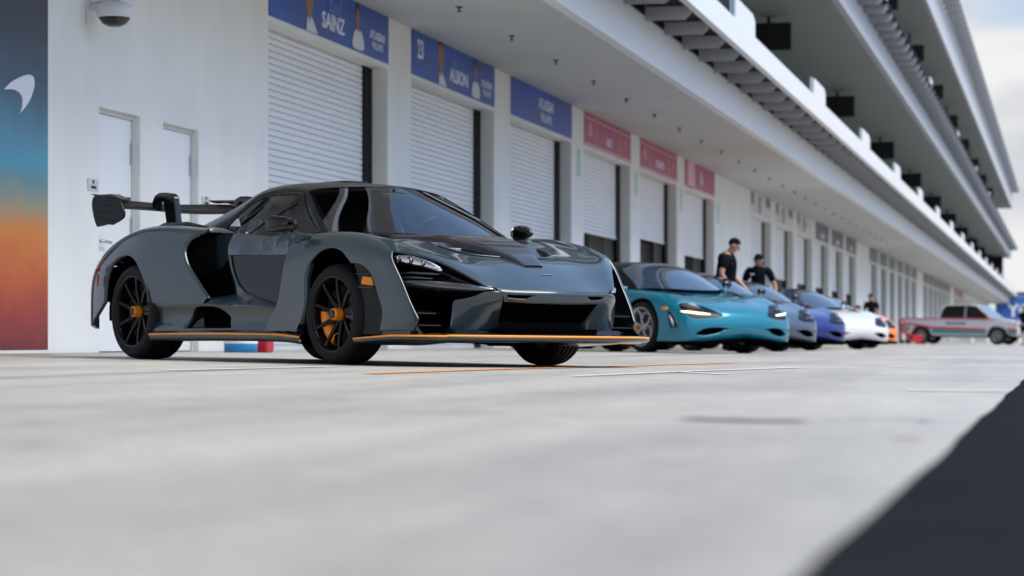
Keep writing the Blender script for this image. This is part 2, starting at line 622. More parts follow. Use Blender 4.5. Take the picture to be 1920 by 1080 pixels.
# --- concrete pit lane -----------------------------------------------------
def concrete_mat():
    m = bpy.data.materials.new('pit lane concrete'); m.use_nodes = True
    t = m.node_tree; p = t.nodes['Principled BSDF']; l = t.links.new
    co = nn(t, 'ShaderNodeTexCoord')
    def noise(sc, de, st, rot=0.0, ro=0.55):
        mpp = nn(t, 'ShaderNodeMapping'); mpp.inputs['Scale'].default_value = st
        l(co.outputs['Object'], mpp.inputs['Vector'])
        n = nn(t, 'ShaderNodeTexNoise'); n.inputs['Scale'].default_value = sc; n.inputs['Detail'].default_value = de; n.inputs['Roughness'].default_value = ro
        l(mpp.outputs['Vector'], n.inputs['Vector'])
        return n.outputs['Fac']
    def rmp(sock, a, b, c0, c1):
        r = nn(t, 'ShaderNodeValToRGB'); r.color_ramp.elements[0].position = a; r.color_ramp.elements[1].position = b
        r.color_ramp.elements[0].color = (*c0, 1); r.color_ramp.elements[1].color = (*c1, 1)
        l(sock, r.inputs['Fac']); return r.outputs['Color']
    def mul(a, b, f=1.0, mode='MULTIPLY'):
        m_ = nn(t, 'ShaderNodeMix', data_type='RGBA', blend_type=mode); m_.inputs['Factor'].default_value = f
        l(a, m_.inputs['A']); l(b, m_.inputs['B']); return m_.outputs['Result']
    base = rmp(noise(0.35, 6, (1, 0.6, 1)), 0.3, 0.7, (0.41, 0.397, 0.37), (0.55, 0.532, 0.495))
    fine = rmp(noise(9, 8, (1, 1, 1)), 0.3, 0.75, (0.80, 0.80, 0.80), (1.08, 1.08, 1.07))
    c = mul(base, fine)
    grit = rmp(noise(140, 3, (1, 1, 1)), 0.25, 0.7, (0.8, 0.8, 0.8), (1.08, 1.08, 1.08))
    c = mul(c, grit)
    c = mul(c, rmp(noise(34, 5, (1, 1, 1)), 0.3, 0.7, (0.86, 0.86, 0.86), (1.07, 1.07, 1.06)))
    c = mul(c, rmp(noise(2.4, 7, (1, 0.8, 1)), 0.60, 0.68, (1, 1, 1), (0.84, 0.83, 0.82)))
    streak = rmp(noise(1.2, 5, (1.6, 0.12, 1)), 0.42, 0.68, (1, 1, 1), (0.76, 0.76, 0.78))
    c = mul(c, streak)
    pink = rmp(noise(0.9, 3, (1, 0.5, 1)), 0.62, 0.78, (1, 1, 1), (1.0, 0.88, 0.88))
    c = mul(c, pink)
    # saw-cut joints
    br = nn(t, 'ShaderNodeTexBrick'); br.offset = 0; br.inputs['Scale'].default_value = 1
    br.inputs['Brick Width'].default_value = 4.4; br.inputs['Row Height'].default_value = 6.69; br.inputs['Mortar Size'].default_value = 0.02
    br.inputs['Color1'].default_value = (1, 1, 1, 1); br.inputs['Color2'].default_value = (0.93, 0.93, 0.94, 1); br.inputs['Mortar'].default_value = (0.35, 0.35, 0.35, 1)
    l(co.outputs['Object'], br.inputs['Vector'])
    c = mul(c, br.outputs['Color'])
    l(c, p.inputs['Base Color'])
    p.inputs['Roughness'].default_value = 0.5
    n = nn(t, 'ShaderNodeTexNoise'); n.inputs['Scale'].default_value = 220; n.inputs['Detail'].default_value = 3
    l(co.outputs['Object'], n.inputs['Vector'])
    b = nn(t, 'ShaderNodeBump'); b.inputs['Strength'].default_value = 0.35; b.inputs['Distance'].default_value = 0.002
    l(n.outputs['Fac'], b.inputs['Height']); l(b.outputs['Normal'], p.inputs['Normal'])
    return m
m_conc = concrete_mat()
g = MB()
g.add([(-40, -60, gz(XW) + 0), (XW, -60, 0), (XW, 700, 0), (-40, 700, 0)], [(0, 1, 2, 3)])
g.add([(XW, -60, 0), (14, -60, gz(14)), (14, 700, gz(14)), (XW, 700, 0)], [(0, 1, 2, 3)])
g.add([(14, -60, gz(14)), (900, -60, gz(14)), (900, 1500, gz(14)), (14, 1500, gz(14))], [(0, 1, 2, 3)])
g.add([(-600, 700, 0), (14, 700, gz(14)), (14, 1500, gz(14)), (-600, 1500, 0)], [(0, 1, 2, 3)])
o = g.build('pit_lane', m_conc, weld=1e-4); tag(o, kind='structure')
m_asph = mat('asphalt', (0.010, 0.0105, 0.013), 0.9, spec=0.05, noise=(3, 0.2, 8, (1, 1, 1)), bump=(160, 0.6, 0.004))
g = MB(); e = []
for i in range(0, 281):
    y = -20 + i * 0.5 if i < 240 else 100 + (i - 240) * 15
    e.append((-0.215 + 0.004 * math.sin(y * 1.7) + 0.003 * math.sin(y * 4.1 + 1), y))
vs = []; fs = []
for i, (x, y) in enumerate(e):
    vs += [(x, y, gz(x) + 0.004), (14, y, gz(14) + 0.004)]
    if i: fs.append((2 * i - 2, 2 * i - 1, 2 * i + 1, 2 * i))
g.add(vs, fs)
tag(g.build('asphalt_lane', m_asph), kind='structure')
m_org = mat('orange road paint', (0.75, 0.27, 0.03), 0.6, noise=(14, 0.25, 5, (1, 1, 1)))
m_wht = mat('worn white road paint', (0.68, 0.68, 0.68), 0.6, noise=(10, 0.12, 5, (1, 1, 1)))
m_drk = mat('dark rubber mark', (0.09, 0.095, 0.12), 0.7, noise=(20, 0.3, 5, (1, 1, 1)))
def stripe(name, pts, wd, m, h=0.004, var=0.0):
    b = MB(); vs = []; fs = []
    P = dense(pts, 0.25, closed=False).tolist() + [list(pts[-1])]
    for i, p in enumerate(P):
        a = P[max(i - 1, 0)]; c = P[min(i + 1, len(P) - 1)]
        d = Vector((c[0] - a[0], c[1] - a[1])).normalized()
        n = Vector((-d.y, d.x)) * wd / 2 * (1 + var * math.sin(i * 1.9))
        for s in (-1, 1):
            x, y = p[0] + s * n.x, p[1] + s * n.y
            vs.append((x, y, gz(x) + h))
        if i: fs.append((2 * i - 2, 2 * i, 2 * i + 1, 2 * i - 1))
    b.add(vs, fs)
    o = b.build(name, m); tag(o, kind='structure'); return o
stripe('orange_line', [(-3.42, 12.9), (-3.25, 15.65), (-3.01, 16.98), (-2.92, 17.86), (-2.59, 21.3)], 0.10, m_org)
stripe('white_line', [(-4.53, 13.1), (-4.47, 13.92), (-4.33, 15.5)], 0.09, m_wht)
stripe('white_line', [(-4.89, 15.0), (-4.4, 15.16)], 0.09, m_wht)
stripe('white_line', [(-2.39, 13.0), (-2.15, 15.56), (-1.79, 18.28), (-1.30, 18.7)], 0.06, m_wht, 0.006)
stripe('white_line', [(-2.19, 15.22), (-1.8, 14.42)], 0.08, m_wht)
stripe('white_line', [(-1.21, 19.46), (-0.95, 19.36)], 0.12, m_wht)
stripe('white_line', [(-0.62, 10.65), (-0.24, 10.74)], 0.12, m_wht)
stripe('rubber_mark', [(-0.92, 6.50), (-0.74, 6.42), (-0.62, 6.5)], 0.09, m_drk, var=0.25)
stripe('rubber_mark', [(-0.36, 6.62), (-0.33, 6.63)], 0.05, m_drk)
stripe('rubber_mark', [(-0.35, 5.55), (-0.29, 5.5)], 0.05, mat('pinkish paint fleck', (0.5, 0.33, 0.33), 0.7))

# --- the pit building ------------------------------------------------------
m_wall = mat('white render', (0.77, 0.77, 0.75), 0.75, noise=(1.6, 0.05, 8, (1, 1, 0.45)), bump=(60, 0.15, 0.003))
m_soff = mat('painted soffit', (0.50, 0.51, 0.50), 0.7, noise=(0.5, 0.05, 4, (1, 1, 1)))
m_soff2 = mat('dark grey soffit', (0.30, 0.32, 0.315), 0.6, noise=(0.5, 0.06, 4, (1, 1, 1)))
m_beam = mat('off white fascia', (0.74, 0.74, 0.75), 0.55, noise=(0.7, 0.03, 4, (1, 1, 1)))
m_fin = mat('galvanised grey fin', (0.50, 0.51, 0.54), 0.45, metal=0.3, noise=(3, 0.05, 4, (1, 1, 1)))
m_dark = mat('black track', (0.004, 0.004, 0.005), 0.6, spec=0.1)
m_shut = mat('shutter slats', (0.74, 0.75, 0.78), 0.42, metal=0.15, noise=(2.2, 0.04, 4, (1, 0.5, 4)))
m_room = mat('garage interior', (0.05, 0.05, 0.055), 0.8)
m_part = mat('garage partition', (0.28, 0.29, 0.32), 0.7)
m_glz = glass_mat('balcony glass', (0.72, 0.8, 0.82), 1.5, 0.06)
m_blk = mat('matt black', (0.010, 0.0105, 0.012), 0.6, spec=0.2)
BLD = empty('pit_building', (XW, 0, 0))
tag(BLD, 'long white pit garage building with roller shutters, blade finned canopies and two stacked balconies', 'building')
BLD.location = (0, 0, 0)
Y0, DY, OW = 28.87, 6.687, 5.40
blank = {-1, 6, 13, 20, 27, 34, 41}
KMAX = 41
ZO = 3.72
YE = 312.0
wl = MB()
for k in range(-8, KMAX + 1):
    y = Y0 + DY * k
    wl.box(-9.35, XW, y + OW, y + DY, -0.3, 4.4)
    if k == -1:
        d = [(23.50, 24.62, 2.29), (25.29, 26.40, 2.29)]
        wl.box(-9.35, XW, y, d[0][0], -0.3, 4.4); wl.box(-9.35, XW, d[0][1], d[1][0], -0.3, 4.4); wl.box(-9.35, XW, d[1][1], y + OW, -0.3, 4.4)
        for a, b, h in d: wl.box(-9.35, XW, a, b, h, 4.4)
    elif k in blank:
        wl.box(-9.35, XW, y, y + OW, -0.3, 4.4)
    else:
        wl.box(-9.35, XW, y, y + OW, ZO, 4.4)
wl.box(-9.35, XW, Y0 + DY * (KMAX + 1), YE, -0.3, 4.4)
wl.build('wall', m_wall, BLD)
# garage rooms behind the openings
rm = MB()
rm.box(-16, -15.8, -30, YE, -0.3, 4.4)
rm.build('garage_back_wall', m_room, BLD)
wl2 = MB(); wl2.box(-9.02, XW - .002, 15.50, 17.7, 0, ZO); wl2.build('reflection_infill', m_wall, BLD)  # unseen blank wall added to keep shutter stripes out of the fender reflection
# doors (walk-in)
m_door = mat('white door leaf', (0.80, 0.81, 0.82), 0.45, noise=(1.5, 0.02, 4, (1, 1, 1)))
m_frame = mat('door frame', (0.55, 0.57, 0.54), 0.5)
m_steel = mat('brushed steel', (0.45, 0.45, 0.47), 0.35, metal=0.9)
for (a, b, h) in [(23.50, 24.62, 2.29), (25.29, 26.40, 2.29)]:
    d = MB().box(-8.93, -8.885, a + 0.02, b - 0.05, 0.01, h - 0.05).build('door', m_door, BLD)
    f = MB(); f.box(-8.95, -8.87, a, b, h - 0.045, h); f.box(-8.95, -8.87, b - 0.045, b, 0, h - 0.045); f.box(-8.95, -8.88, a, a + 0.018, 0, h - 0.045)
    f.build('door_frame', m_frame, d)
    hg = MB()
    for z in (0.3, 1.1, 1.82): hg.box(-8.886, -8.868, b - 0.085, b - 0.05, z, z + 0.2)
    hg.build('hinge', m_steel, d)
    hd = MB(); hd.box(-8.886, -8.872, a + 0.09, a + 0.17, 0.90, 1.12, 0.003)
    hd.tube([(-8.88, a + 0.13, 1.04), (-8.82, a + 0.13, 1.04), (-8.818, a + 0.18, 1.04), (-8.82, a + 0.34, 1.035)], 0.014)
    hd.build('handle', m_steel, d)
# shutters
def shutter(y, zb, zt=3.78, n=None, sl=0.076, dp=1.0):
    pts = []
    z = zt
    while z > zb + 0.02:
        pts += [(-9.045 - .019 * dp, z), (-9.046, z - 0.006 * dp), (-9.044 - .001 * (dp < 1), z - sl * 0.5), (-9.046, z - sl + 0.011 * dp), (-9.045 - .021 * dp, z - sl + 0.005 * dp)]
        z -= sl
    pts.append((-9.06, zb + 0.05))
    m = MB()
    P = [[(x, yy, zz) for (x, zz) in pts] for yy in (y + 0.02, y + OW - 0.41)]
    m.grid(P, False)
    m.box(-9.08, -9.035, y + 0.02, y + OW - 0.41, zb, zb + 0.055)
    return m
flat = {}
for k in range(-8, KMAX + 1):
    if k in blank: continue
    y = Y0 + DY * k
    zb = 0.0 if k < 3 else (2.19 if k in (3, 5) else 2.33 if k == 4 else 2.1 if k < 13 else 0.0)
    if k >= 14: zb = 0.0
    key = zb if k > -2 else 'fine slats'  # unseen bays get finer, shallower slats to soften their reflection in the car
    if key not in flat:
        s = (shutter(0, zb) if k > -2 else shutter(0, zb, sl=0.042, dp=0.4)).build('roller_shutter', m_shut, BLD)
        flat[key] = s.data; bpy.data.objects.remove(s)
    s = bpy.data.objects.new('roller_shutter', flat[key]); link(s, BLD); s.location = (0, y, 0)
    gm = flat.get('g')
    if gm is None:
        q = MB(); q.box(-9.10, -9.01, 0.0, 0.05, 0, 3.75); qo = q.build('guide_rail', m_dark, s); flat['g0'] = qo.data; bpy.data.objects.remove(qo)
        q = MB(); q.box(-9.10, -9.02, OW - 0.43, OW - 0.012, 0, 3.75)
        for z in np.arange(0.3, 3.7, 0.42): q.box(-9.03, -9.008, OW - 0.16, OW - 0.10, z, z + 0.03)
        qo = q.build('guide_rail', m_dark, s); flat['g'] = qo.data; bpy.data.objects.remove(qo)
    link(bpy.data.objects.new('guide_rail', flat['g']), s); link(bpy.data.objects.new('guide_rail', flat['g0']), s)
    if zb > 0:
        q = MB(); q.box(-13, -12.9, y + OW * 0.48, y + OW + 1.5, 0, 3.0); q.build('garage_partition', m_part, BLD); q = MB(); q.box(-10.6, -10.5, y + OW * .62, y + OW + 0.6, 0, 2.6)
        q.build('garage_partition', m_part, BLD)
# canopies, fascias, balconies
def slab(name, m, *b):
    q = MB()
    for bb in b: q.box(*bb)
    return q.build(name, m, BLD)
Z2 = 9.67
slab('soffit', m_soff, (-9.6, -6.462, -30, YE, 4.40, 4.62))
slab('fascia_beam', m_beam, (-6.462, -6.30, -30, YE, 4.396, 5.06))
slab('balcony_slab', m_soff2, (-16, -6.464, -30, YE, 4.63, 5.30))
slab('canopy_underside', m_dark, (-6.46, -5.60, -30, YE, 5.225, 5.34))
slab('balcony_fascia', mat('bright white edge beam', (0.74, 0.76, 0.79), 0.3), (-5.598, -5.48, -30, YE, 5.14, 5.565))
slab('upper_wall', m_blk, (-10.6, -10.4, -30, YE - 8, 5.3, 9.7), (-10.6, -10.4, -30, YE - 4, 10.5, 14.7), (-10.4, -7.0, YE - 7.6, YE - 7.4, 5.3, 9.7))
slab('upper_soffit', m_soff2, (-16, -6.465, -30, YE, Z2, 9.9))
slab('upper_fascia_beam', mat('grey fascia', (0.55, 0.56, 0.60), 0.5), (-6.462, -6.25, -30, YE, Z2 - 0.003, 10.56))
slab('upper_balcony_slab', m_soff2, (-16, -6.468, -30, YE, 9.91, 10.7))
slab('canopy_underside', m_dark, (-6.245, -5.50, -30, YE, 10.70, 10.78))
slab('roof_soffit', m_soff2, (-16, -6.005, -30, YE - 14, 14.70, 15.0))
slab('roof_fascia_beam', MATS['grey fascia'], (-6.0, -5.85, -30, YE - 14, 14.697, 16.40))
slab('roof', m_beam, (-30, -6.01, -30, YE - 14, 15.02, 16.5), (-5.849, -5.03, -30, YE - 14, 16.56, 16.66))
slab('rear_block', m_wall, (-30, -16.02, -30, YE, -0.3, 15.0), (-16.02, -9.4, -30.2, -30.0, -0.3, 15))
# fins
def fin_mesh(x0, x1, zc, hh, th=0.022, holes=True):
    m = MB()
    pr = [(x0, zc - hh), (x1 - 0.10, zc - hh), (x1, zc - hh * 0.05), (x1, zc + hh), (x0, zc + hh)]
    m.prism(pr, -th / 2, th / 2, 'y')
    m.box(x0, x0 + 0.012, -0.12, -th / 2 - .001, zc - hh * 1.2, zc + hh * 1.2)
    if holes:
        for i in range(3): m.lathe([(-th / 2 - 0.004, 0.0), (-th / 2 - 0.004, 0.014), (-th / 2 + 0.001, 0.014)], 10, 'y', (x0 + 0.16 + 0.11 * i, 0, zc - 0.02))
    return m
def fins(x0, x1, zc, hh, ystart, step, n, name, nfirst):
    me = None; rest = MB()
    for i in range(n):
        y = ystart + i * step
        if y > YE - 3: break
        if i < nfirst:
            if me is None:
                o = fin_mesh(x0, x1, zc, hh).build(name, m_fin, BLD); me = o.data
            else:
                o = link(bpy.data.objects.new(name, me), BLD)
            o.location = (0, y, 0)
        else:
            b = len(rest.v)
            rest.prism([(x0, zc - hh), (x1 - 0.10, zc - hh), (x1, zc - hh * 0.05), (x1, zc + hh), (x0, zc + hh)], y - 0.011, y + 0.011, 'y')
    if rest.v: tag(rest.build(name, m_fin, BLD), kind='stuff')
fins(-6.298, -5.60, 5.114, 0.105, 40.36 - 2.02 * 4, 2.02, 135, 'canopy_fin', 60)
fins(-6.248, -5.50, 10.55, 0.14, 66.0, 2.3, 108, 'balcony_fin', 40)
fins(-5.848, -5.04, 16.42, 0.13, 100.0, 2.3, 86, 'roof_fin', 40)
# balustrade: glass panes with white end plates
for i in range(20):
    y = 47.9 + 14.3 * (i - 2)
    if y < 10 or y > YE - 5: continue
    q = MB(); q.prism([(y - 2.9, 5.567), (y, 5.567), (y, 5.86), (y - 0.35, 5.95), (y - 2.9, 5.95)], -5.53, -5.49, 'x')
    q.build('parapet_plate_and_glint', MATS['bright white edge beam'], BLD)
    q = MB(); q.box(-5.53, -5.505, y - 3.6, y - 3.2, 5.567, 5.93); q.build('glass_balustrade', m_glz, BLD)
    q = MB(); q.box(-5.54, -5.52, y + 0.02, y + 10.6, 5.60, 5.612); q.build('handrail', m_steel, BLD)
    if i % 2: q = MB(); q.box(-5.54, -5.505, y + 20, y + 22.2, 10.79, 11.0); q.build('parapet_plate_and_glint', MATS['bright white edge beam'], BLD)  # upper white plates stand in for glints on the glass balustrade
# lights in the soffit
# sprinklers
ORD = 'first second third fourth fifth sixth seventh eighth ninth tenth eleventh twelfth thirteenth fourteenth fifteenth sixteenth seventeenth eighteenth nineteenth twentieth'.split()
ORD += ['twenty-' + q for q in ORD[:9]]
def sprinkler():
    m = MB()
    m.lathe([(0.0, 0.045), (-0.012, 0.045), (-0.016, 0.012), (-0.06, 0.012), (-0.062, 0.03), (-0.068, 0.03), (-0.068, 0.0)], 14, 'z')
    return m
spm = None
for i in range(26):
    Z = 5000 * 7.8 * (0.000878 + 0.0000832 * i)
    y = (-7.8 + .208 * Z) * .20367 + .97904 * Z
    if spm is None:
        o = sprinkler().build('sprinkler', m_blk); spm = o.data
    else:
        o = bpy.data.objects.new('sprinkler', spm); link(o)
    o.location = (-7.637, y, 4.40)
    tag(o, 'dark sprinkler head under the white canopy, %s of the row from the camera' % ORD[i], 'sprinkler', 'sprinkler heads in a row under the canopy')
# hanging screens
ord_ = ['nearest', 'second', 'third', 'fourth', 'fifth', 'sixth', 'seventh', 'eighth', 'ninth', 'tenth']
m_scr = mat('black screen', (0.008, 0.010, 0.014), 0.25)
for i in range(10):
    Z = 5000 * 8.2 * (0.00192 - 0.00001 + 0.00057 * i)
    if Z > 290: break
    y = (-8.2 + .208 * Z) * .20367 + .97904 * Z
    t = empty('hanging_screen', (-8.03, y, Z2))
    tag(t, 'black flat screen hung from the balcony ceiling, %s of its row from the camera' % ord_[i], 'screen', 'screens hung under the upper balcony')
    MB().box(-1.22, 0.12, -0.05, 0.0, -1.02, -0.20, 0.006).build('screen_panel', m_scr, t)
    q = MB(); q.box(-0.60, -0.50, 0.01, 0.05, -0.55, 0); q.box(-0.8, -0.3, 0.005, 0.06, -0.02, 0); q.build('bracket', m_blk, t)
for i in range(8):
    Z = 5000 * 7.0 * (0.00361 + 0.00056 * (i - 1))
    if Z > 285: break
    y = (-7.0 + .208 * Z) * .20367 + .97904 * Z
    t = empty('hanging_screen', (-6.85, y, 14.7))
    tag(t, 'dark screen under the top roof above the upper fins, %s of its row' % ord_[i], 'screen', 'screens hung under the roof')
    MB().box(-1.1, 0.25, -0.05, 0.0, -1.35, -0.55, 0.006).build('screen_panel', m_scr, t)
    MB().box(-0.5, -0.4, 0.01, 0.05, -0.9, 0).build('bracket', m_blk, t)

# --- writing helper: text on the wall face -------------------------------------
def wall_text(mb, txt, size, y, z, x=0.0, **kw):
    v, f = text_mesh(txt, size, thick=0.002, **kw)
    mb.add([(x + c, y + a, z + b) for a, b, c in v], f)
    return mb
def blob(mb, pts, x, th=0.002, y0=0, z0=0, s=1.0):
    P = smooth_poly(pts, per=5)
    mb.prism([(y0 + a * s, z0 + b * s) for a, b in P], x, x + th, 'x')
m_blue = mat('blue banner', (0.015, 0.075, 0.36), 0.5, noise=(1.5, 0.3, 3, (1, 0.4, 2)))
m_pink = mat('pink banner', (0.40, 0.065, 0.16), 0.5, noise=(2, 0.12, 3, (1, 1, 1)))
m_lt = mat('banner lettering', (0.72, 0.76, 0.86), 0.5)
m_fade = mat('faded blue signature', (0.16, 0.25, 0.55), 0.5)
m_pinkl = mat('pale pink print', (0.75, 0.42, 0.50), 0.5)
m_skin = mat('printed skin', (0.30, 0.15, 0.09), 0.6)
m_hairp = mat('printed hair', (0.03, 0.02, 0.018), 0.6)
m_suit = mat('printed white suit', (0.62, 0.68, 0.74), 0.6)
m_gold = mat('printed gold stripe', (0.45, 0.25, 0.08), 0.5)
def banner(k, m, label, group):
    t = empty('banner', (XW + 0.012, Y0 + DY * k, 4.09))
    MB().box(-0.011, 0, 0, OW, -0.31, 0.31).build('banner_cloth', m, t)
    tag(t, label, 'banner', group)
    return t
def bigface(t, y):
    a = MB(); blob(a, [(-.15, .30), (.15, .30), (.165, .12), (.13, -.04), (.07, -.11), (.06, -.17), (-.07, -.17), (-.08, -.10), (-.14, -.02)], 0.001, 0.003, y, 0); a.build('printed_face', m_skin, t)
    a = MB(); a.prism([(y - .13, -.305), (y - .11, -.17), (y - .06, -.13), (y, -.20), (y + .07, -.12), (y + .16, -.17), (y + .36, -.305)], .004, .006, 'x'); a.build('printed_collar', m_suit, t)
    a = MB(); blob(a, [(-.17, .20), (-.15, .30), (.15, .30), (.18, .20), (.14, .25), (0, .27), (-.14, .25)], 0.007, 0.002, y, 0); a.build('printed_hair', m_hairp, t)
def portrait(t, y, sc, dy=0.0):
    a = MB(); blob(a, [(-.075, .02), (-.07, .17), (-.04, .235), (.04, .235), (.07, .17), (.075, .02), (.045, -.05), (.05, -.12), (-.05, -.12), (-.045, -.05)], 0.001, 0.003, y, dy, sc); a.build('printed_face', m_skin, t)
    a = MB(); blob(a, [(-.085, .12), (-.08, .22), (-.03, .275), (.04, .27), (.08, .22), (.085, .12), (.06, .18), (0, .21), (-.06, .18)], 0.005, 0.002, y, dy, sc); a.build('printed_hair', m_hairp, t)
    a = MB(); blob(a, [(-.05, -.06), (-.20, -.11), (-.25, -.29), (.27, -.29), (.22, -.11), (.06, -.06), (0, -.10)], 0.0075, 0.002, y, dy, sc); a.build('printed_suit', m_suit, t)
BG = 'blue team banners over the first garages'
for k, num, sig, nme in [(0, '55', 'Carlos', 'SAINZ'), (1, '23', 'Alexander', 'ALBON')]:
    t = banner(k, m_blue, 'blue banner reading %s %s above the roller shutter, with two printed driver figures' % (num, nme.lower().capitalize() if 0 else 'big number and') if 0 else ('blue banner numbered %s above the %s roller shutter, two driver figures printed on it' % (num, 'first' if k == 0 else 'second')), BG)
    wall_text(MB(), num, 0.36, 0.5, 0.06, 0.001, bold=0.01).build('number', m_lt, t)
    bigface(t, 1.62 if k == 0 else 1.72)
    q = MB(); wall_text(q, nme, 0.27, 2.68 if k == 0 else 2.9, -0.10, 0.001, bold=0.006, xs=1.35); q.build('lettering', m_lt, t)
    q = MB(); wall_text(q, sig, 0.2, 2.75, 0.10, 0.001, shear=0.3)
    q.tube([(0.002, 2.4, 0.02), (0.002, 2.45, 0.26), (0.002, 2.55, 0.28), (0.002, 2.5, 0.05)], 0.008, 6)
    q.tube([(0.002, 2.9, 0.05), (0.002, 2.98, 0.27), (0.002, 3.02, 0.24), (0.002, 3.0, 0.0)], 0.008, 6); q.build('signature', m_fade, t)
    portrait(t, 3.82 if k == 0 else 4.0, 1.0, 0.02)
    q = MB(); wall_text(q, 'ATLASSIAN', 0.15, 4.82, -0.02, 0.001, bold=0.003); wall_text(q, 'WILLIAMS', 0.13, 4.82, -0.15, 0.001); q.build('team_name', m_lt, t)
t = banner(2, m_blue, 'plain blue banner above the third roller shutter with two centred lines of pale lettering', BG)
q = MB(); wall_text(q, 'ATLASSIAN', 0.26, 2.95, 0.07, 0.001, bold=0.005); wall_text(q, 'WILLIAMS', 0.22, 2.95, -0.15, 0.001); q.build('team_name', m_lt, t)
PG = 'pink team banners over the half open garages'
for k, num, nme in [(3, '10', 'GASLY'), (4, '43', 'COLAPINTO')]:
    t = banner(k, m_pink, 'pink banner framed in pale lines with gold strips, %s of the three pink ones' % ('nearest' if k == 3 else 'middle'), PG)
    q = MB(); q.box(0.0, 0.003, 0.02, OW - .02, -0.295, -0.265); q.box(0, 0.003, 0.02, OW - .02, 0.20, 0.225); q.build('printed_frame', m_pinkl, t)
    wall_text(MB(), num, 0.36, 0.6, 0.0, 0.001, bold=0.01).build('number', m_pinkl, t)
    q = MB(); q.box(0.0, 0.004, 1.2, 1.36, -0.31, 0.31); q.box(0, 0.004, 3.95, 4.12, -0.31, 0.31); q.build('gold_strip', m_gold, t)
    wall_text(MB(), nme, 0.22, 2.75, -0.10, 0.001, bold=0.006).build('lettering', m_lt, t)
    wall_text(MB(), 'A', 0.3, 4.75, 0.0, 0.001).build('team_emblem', m_pinkl, t)
t = banner(5, m_pink, 'pink banner with a broad pale panel at its left, farthest of the three pink ones', PG)
q = MB(); q.box(0.0, 0.003, 0.5, 1.7, -0.31, 0.31); q.box(0, 0.003, 0.0, OW, -0.305, -0.28); q.build('printed_panel', m_pinkl, t)
wall_text(MB(), 'A', 0.5, 2.9, 0.0, 0.001, bold=0.02).build('team_emblem', m_lt, t)
m_wb = mat('white banner', (0.60, 0.62, 0.64), 0.5)
m_gb = mat('slate grey banner', (0.10, 0.10, 0.13), 0.5, noise=(2, 0.1, 3, (1, 1, 1)))
m_gb2 = mat('grey green banner', (0.13, 0.15, 0.15), 0.5)
m_rb = mat('red banner', (0.42, 0.12, 0.12), 0.5)
for k in (7, 8, 9):
    t = banner(k, m_wb, 'white banner with dark printed shapes, %s of the three white ones' % ('nearest', 'middle', 'farthest')[k - 7], 'white team banners')
    for bb in ((0, 0.003, 0.1, 0.7, -0.05, 0.3), (0, .003, 2.0, 2.5, -0.25, 0.25), (0, .003, 3.9, 5.0, 0.02, 0.3) if k < 9 else (0, .003, 2.7, 3.1, -0.1, 0.1)):
        MB().box(*bb).build('printed_shape', m_gb, t)
    MB().box(0, .003, 1.0, 1.5, -0.25, 0.1).build('printed_accent', m_pinkl, t)
for k in (10, 11, 12):
    t = banner(k, m_gb, 'slate grey banner with a small pale badge, %s of the three slate ones' % ('nearest', 'middle', 'farthest')[k - 10], 'slate grey team banners')
    MB().box(0, .003, 2.2, 3.2, -0.22, -0.02).build('printed_badge', m_wb, t)
for k in list(range(14, 20)) + list(range(21, 27)):
    t = banner(k, m_gb2 if k < 21 else m_gb, 'far off dark banner over a garage, %s of the row after the long blank bay' % ORD[k - 14 if k < 21 else k - 15], 'far dark banners down the building')
for k in (28, 29, 30):
    t = banner(k, m_rb, 'small far off dull red banner over a garage, %s of the three red ones' % ('nearest', 'middle', 'farthest')[k - 28], 'far red banners down the building')
for k in (2, 3, 4, 5):
    y = Y0 + DY * k + OW + 0.75
    t = MB().box(0, 0.006, -0.16, 0.16, -0.30, 0.20, 0.002).build('garage_plate', mat('pale teal plate', (0.36, 0.55, 0.52), 0.5))
    t.location = (XW + 0.001, y, 3.45)
    tag(t, 'small pale teal plate on the white pier %s' % {2: 'between the blue and pink banners', 3: 'after the nearest pink banner', 4: 'after the middle pink banner', 5: 'after the farthest pink banner'}[k], 'plate', 'pale teal plates on the piers')
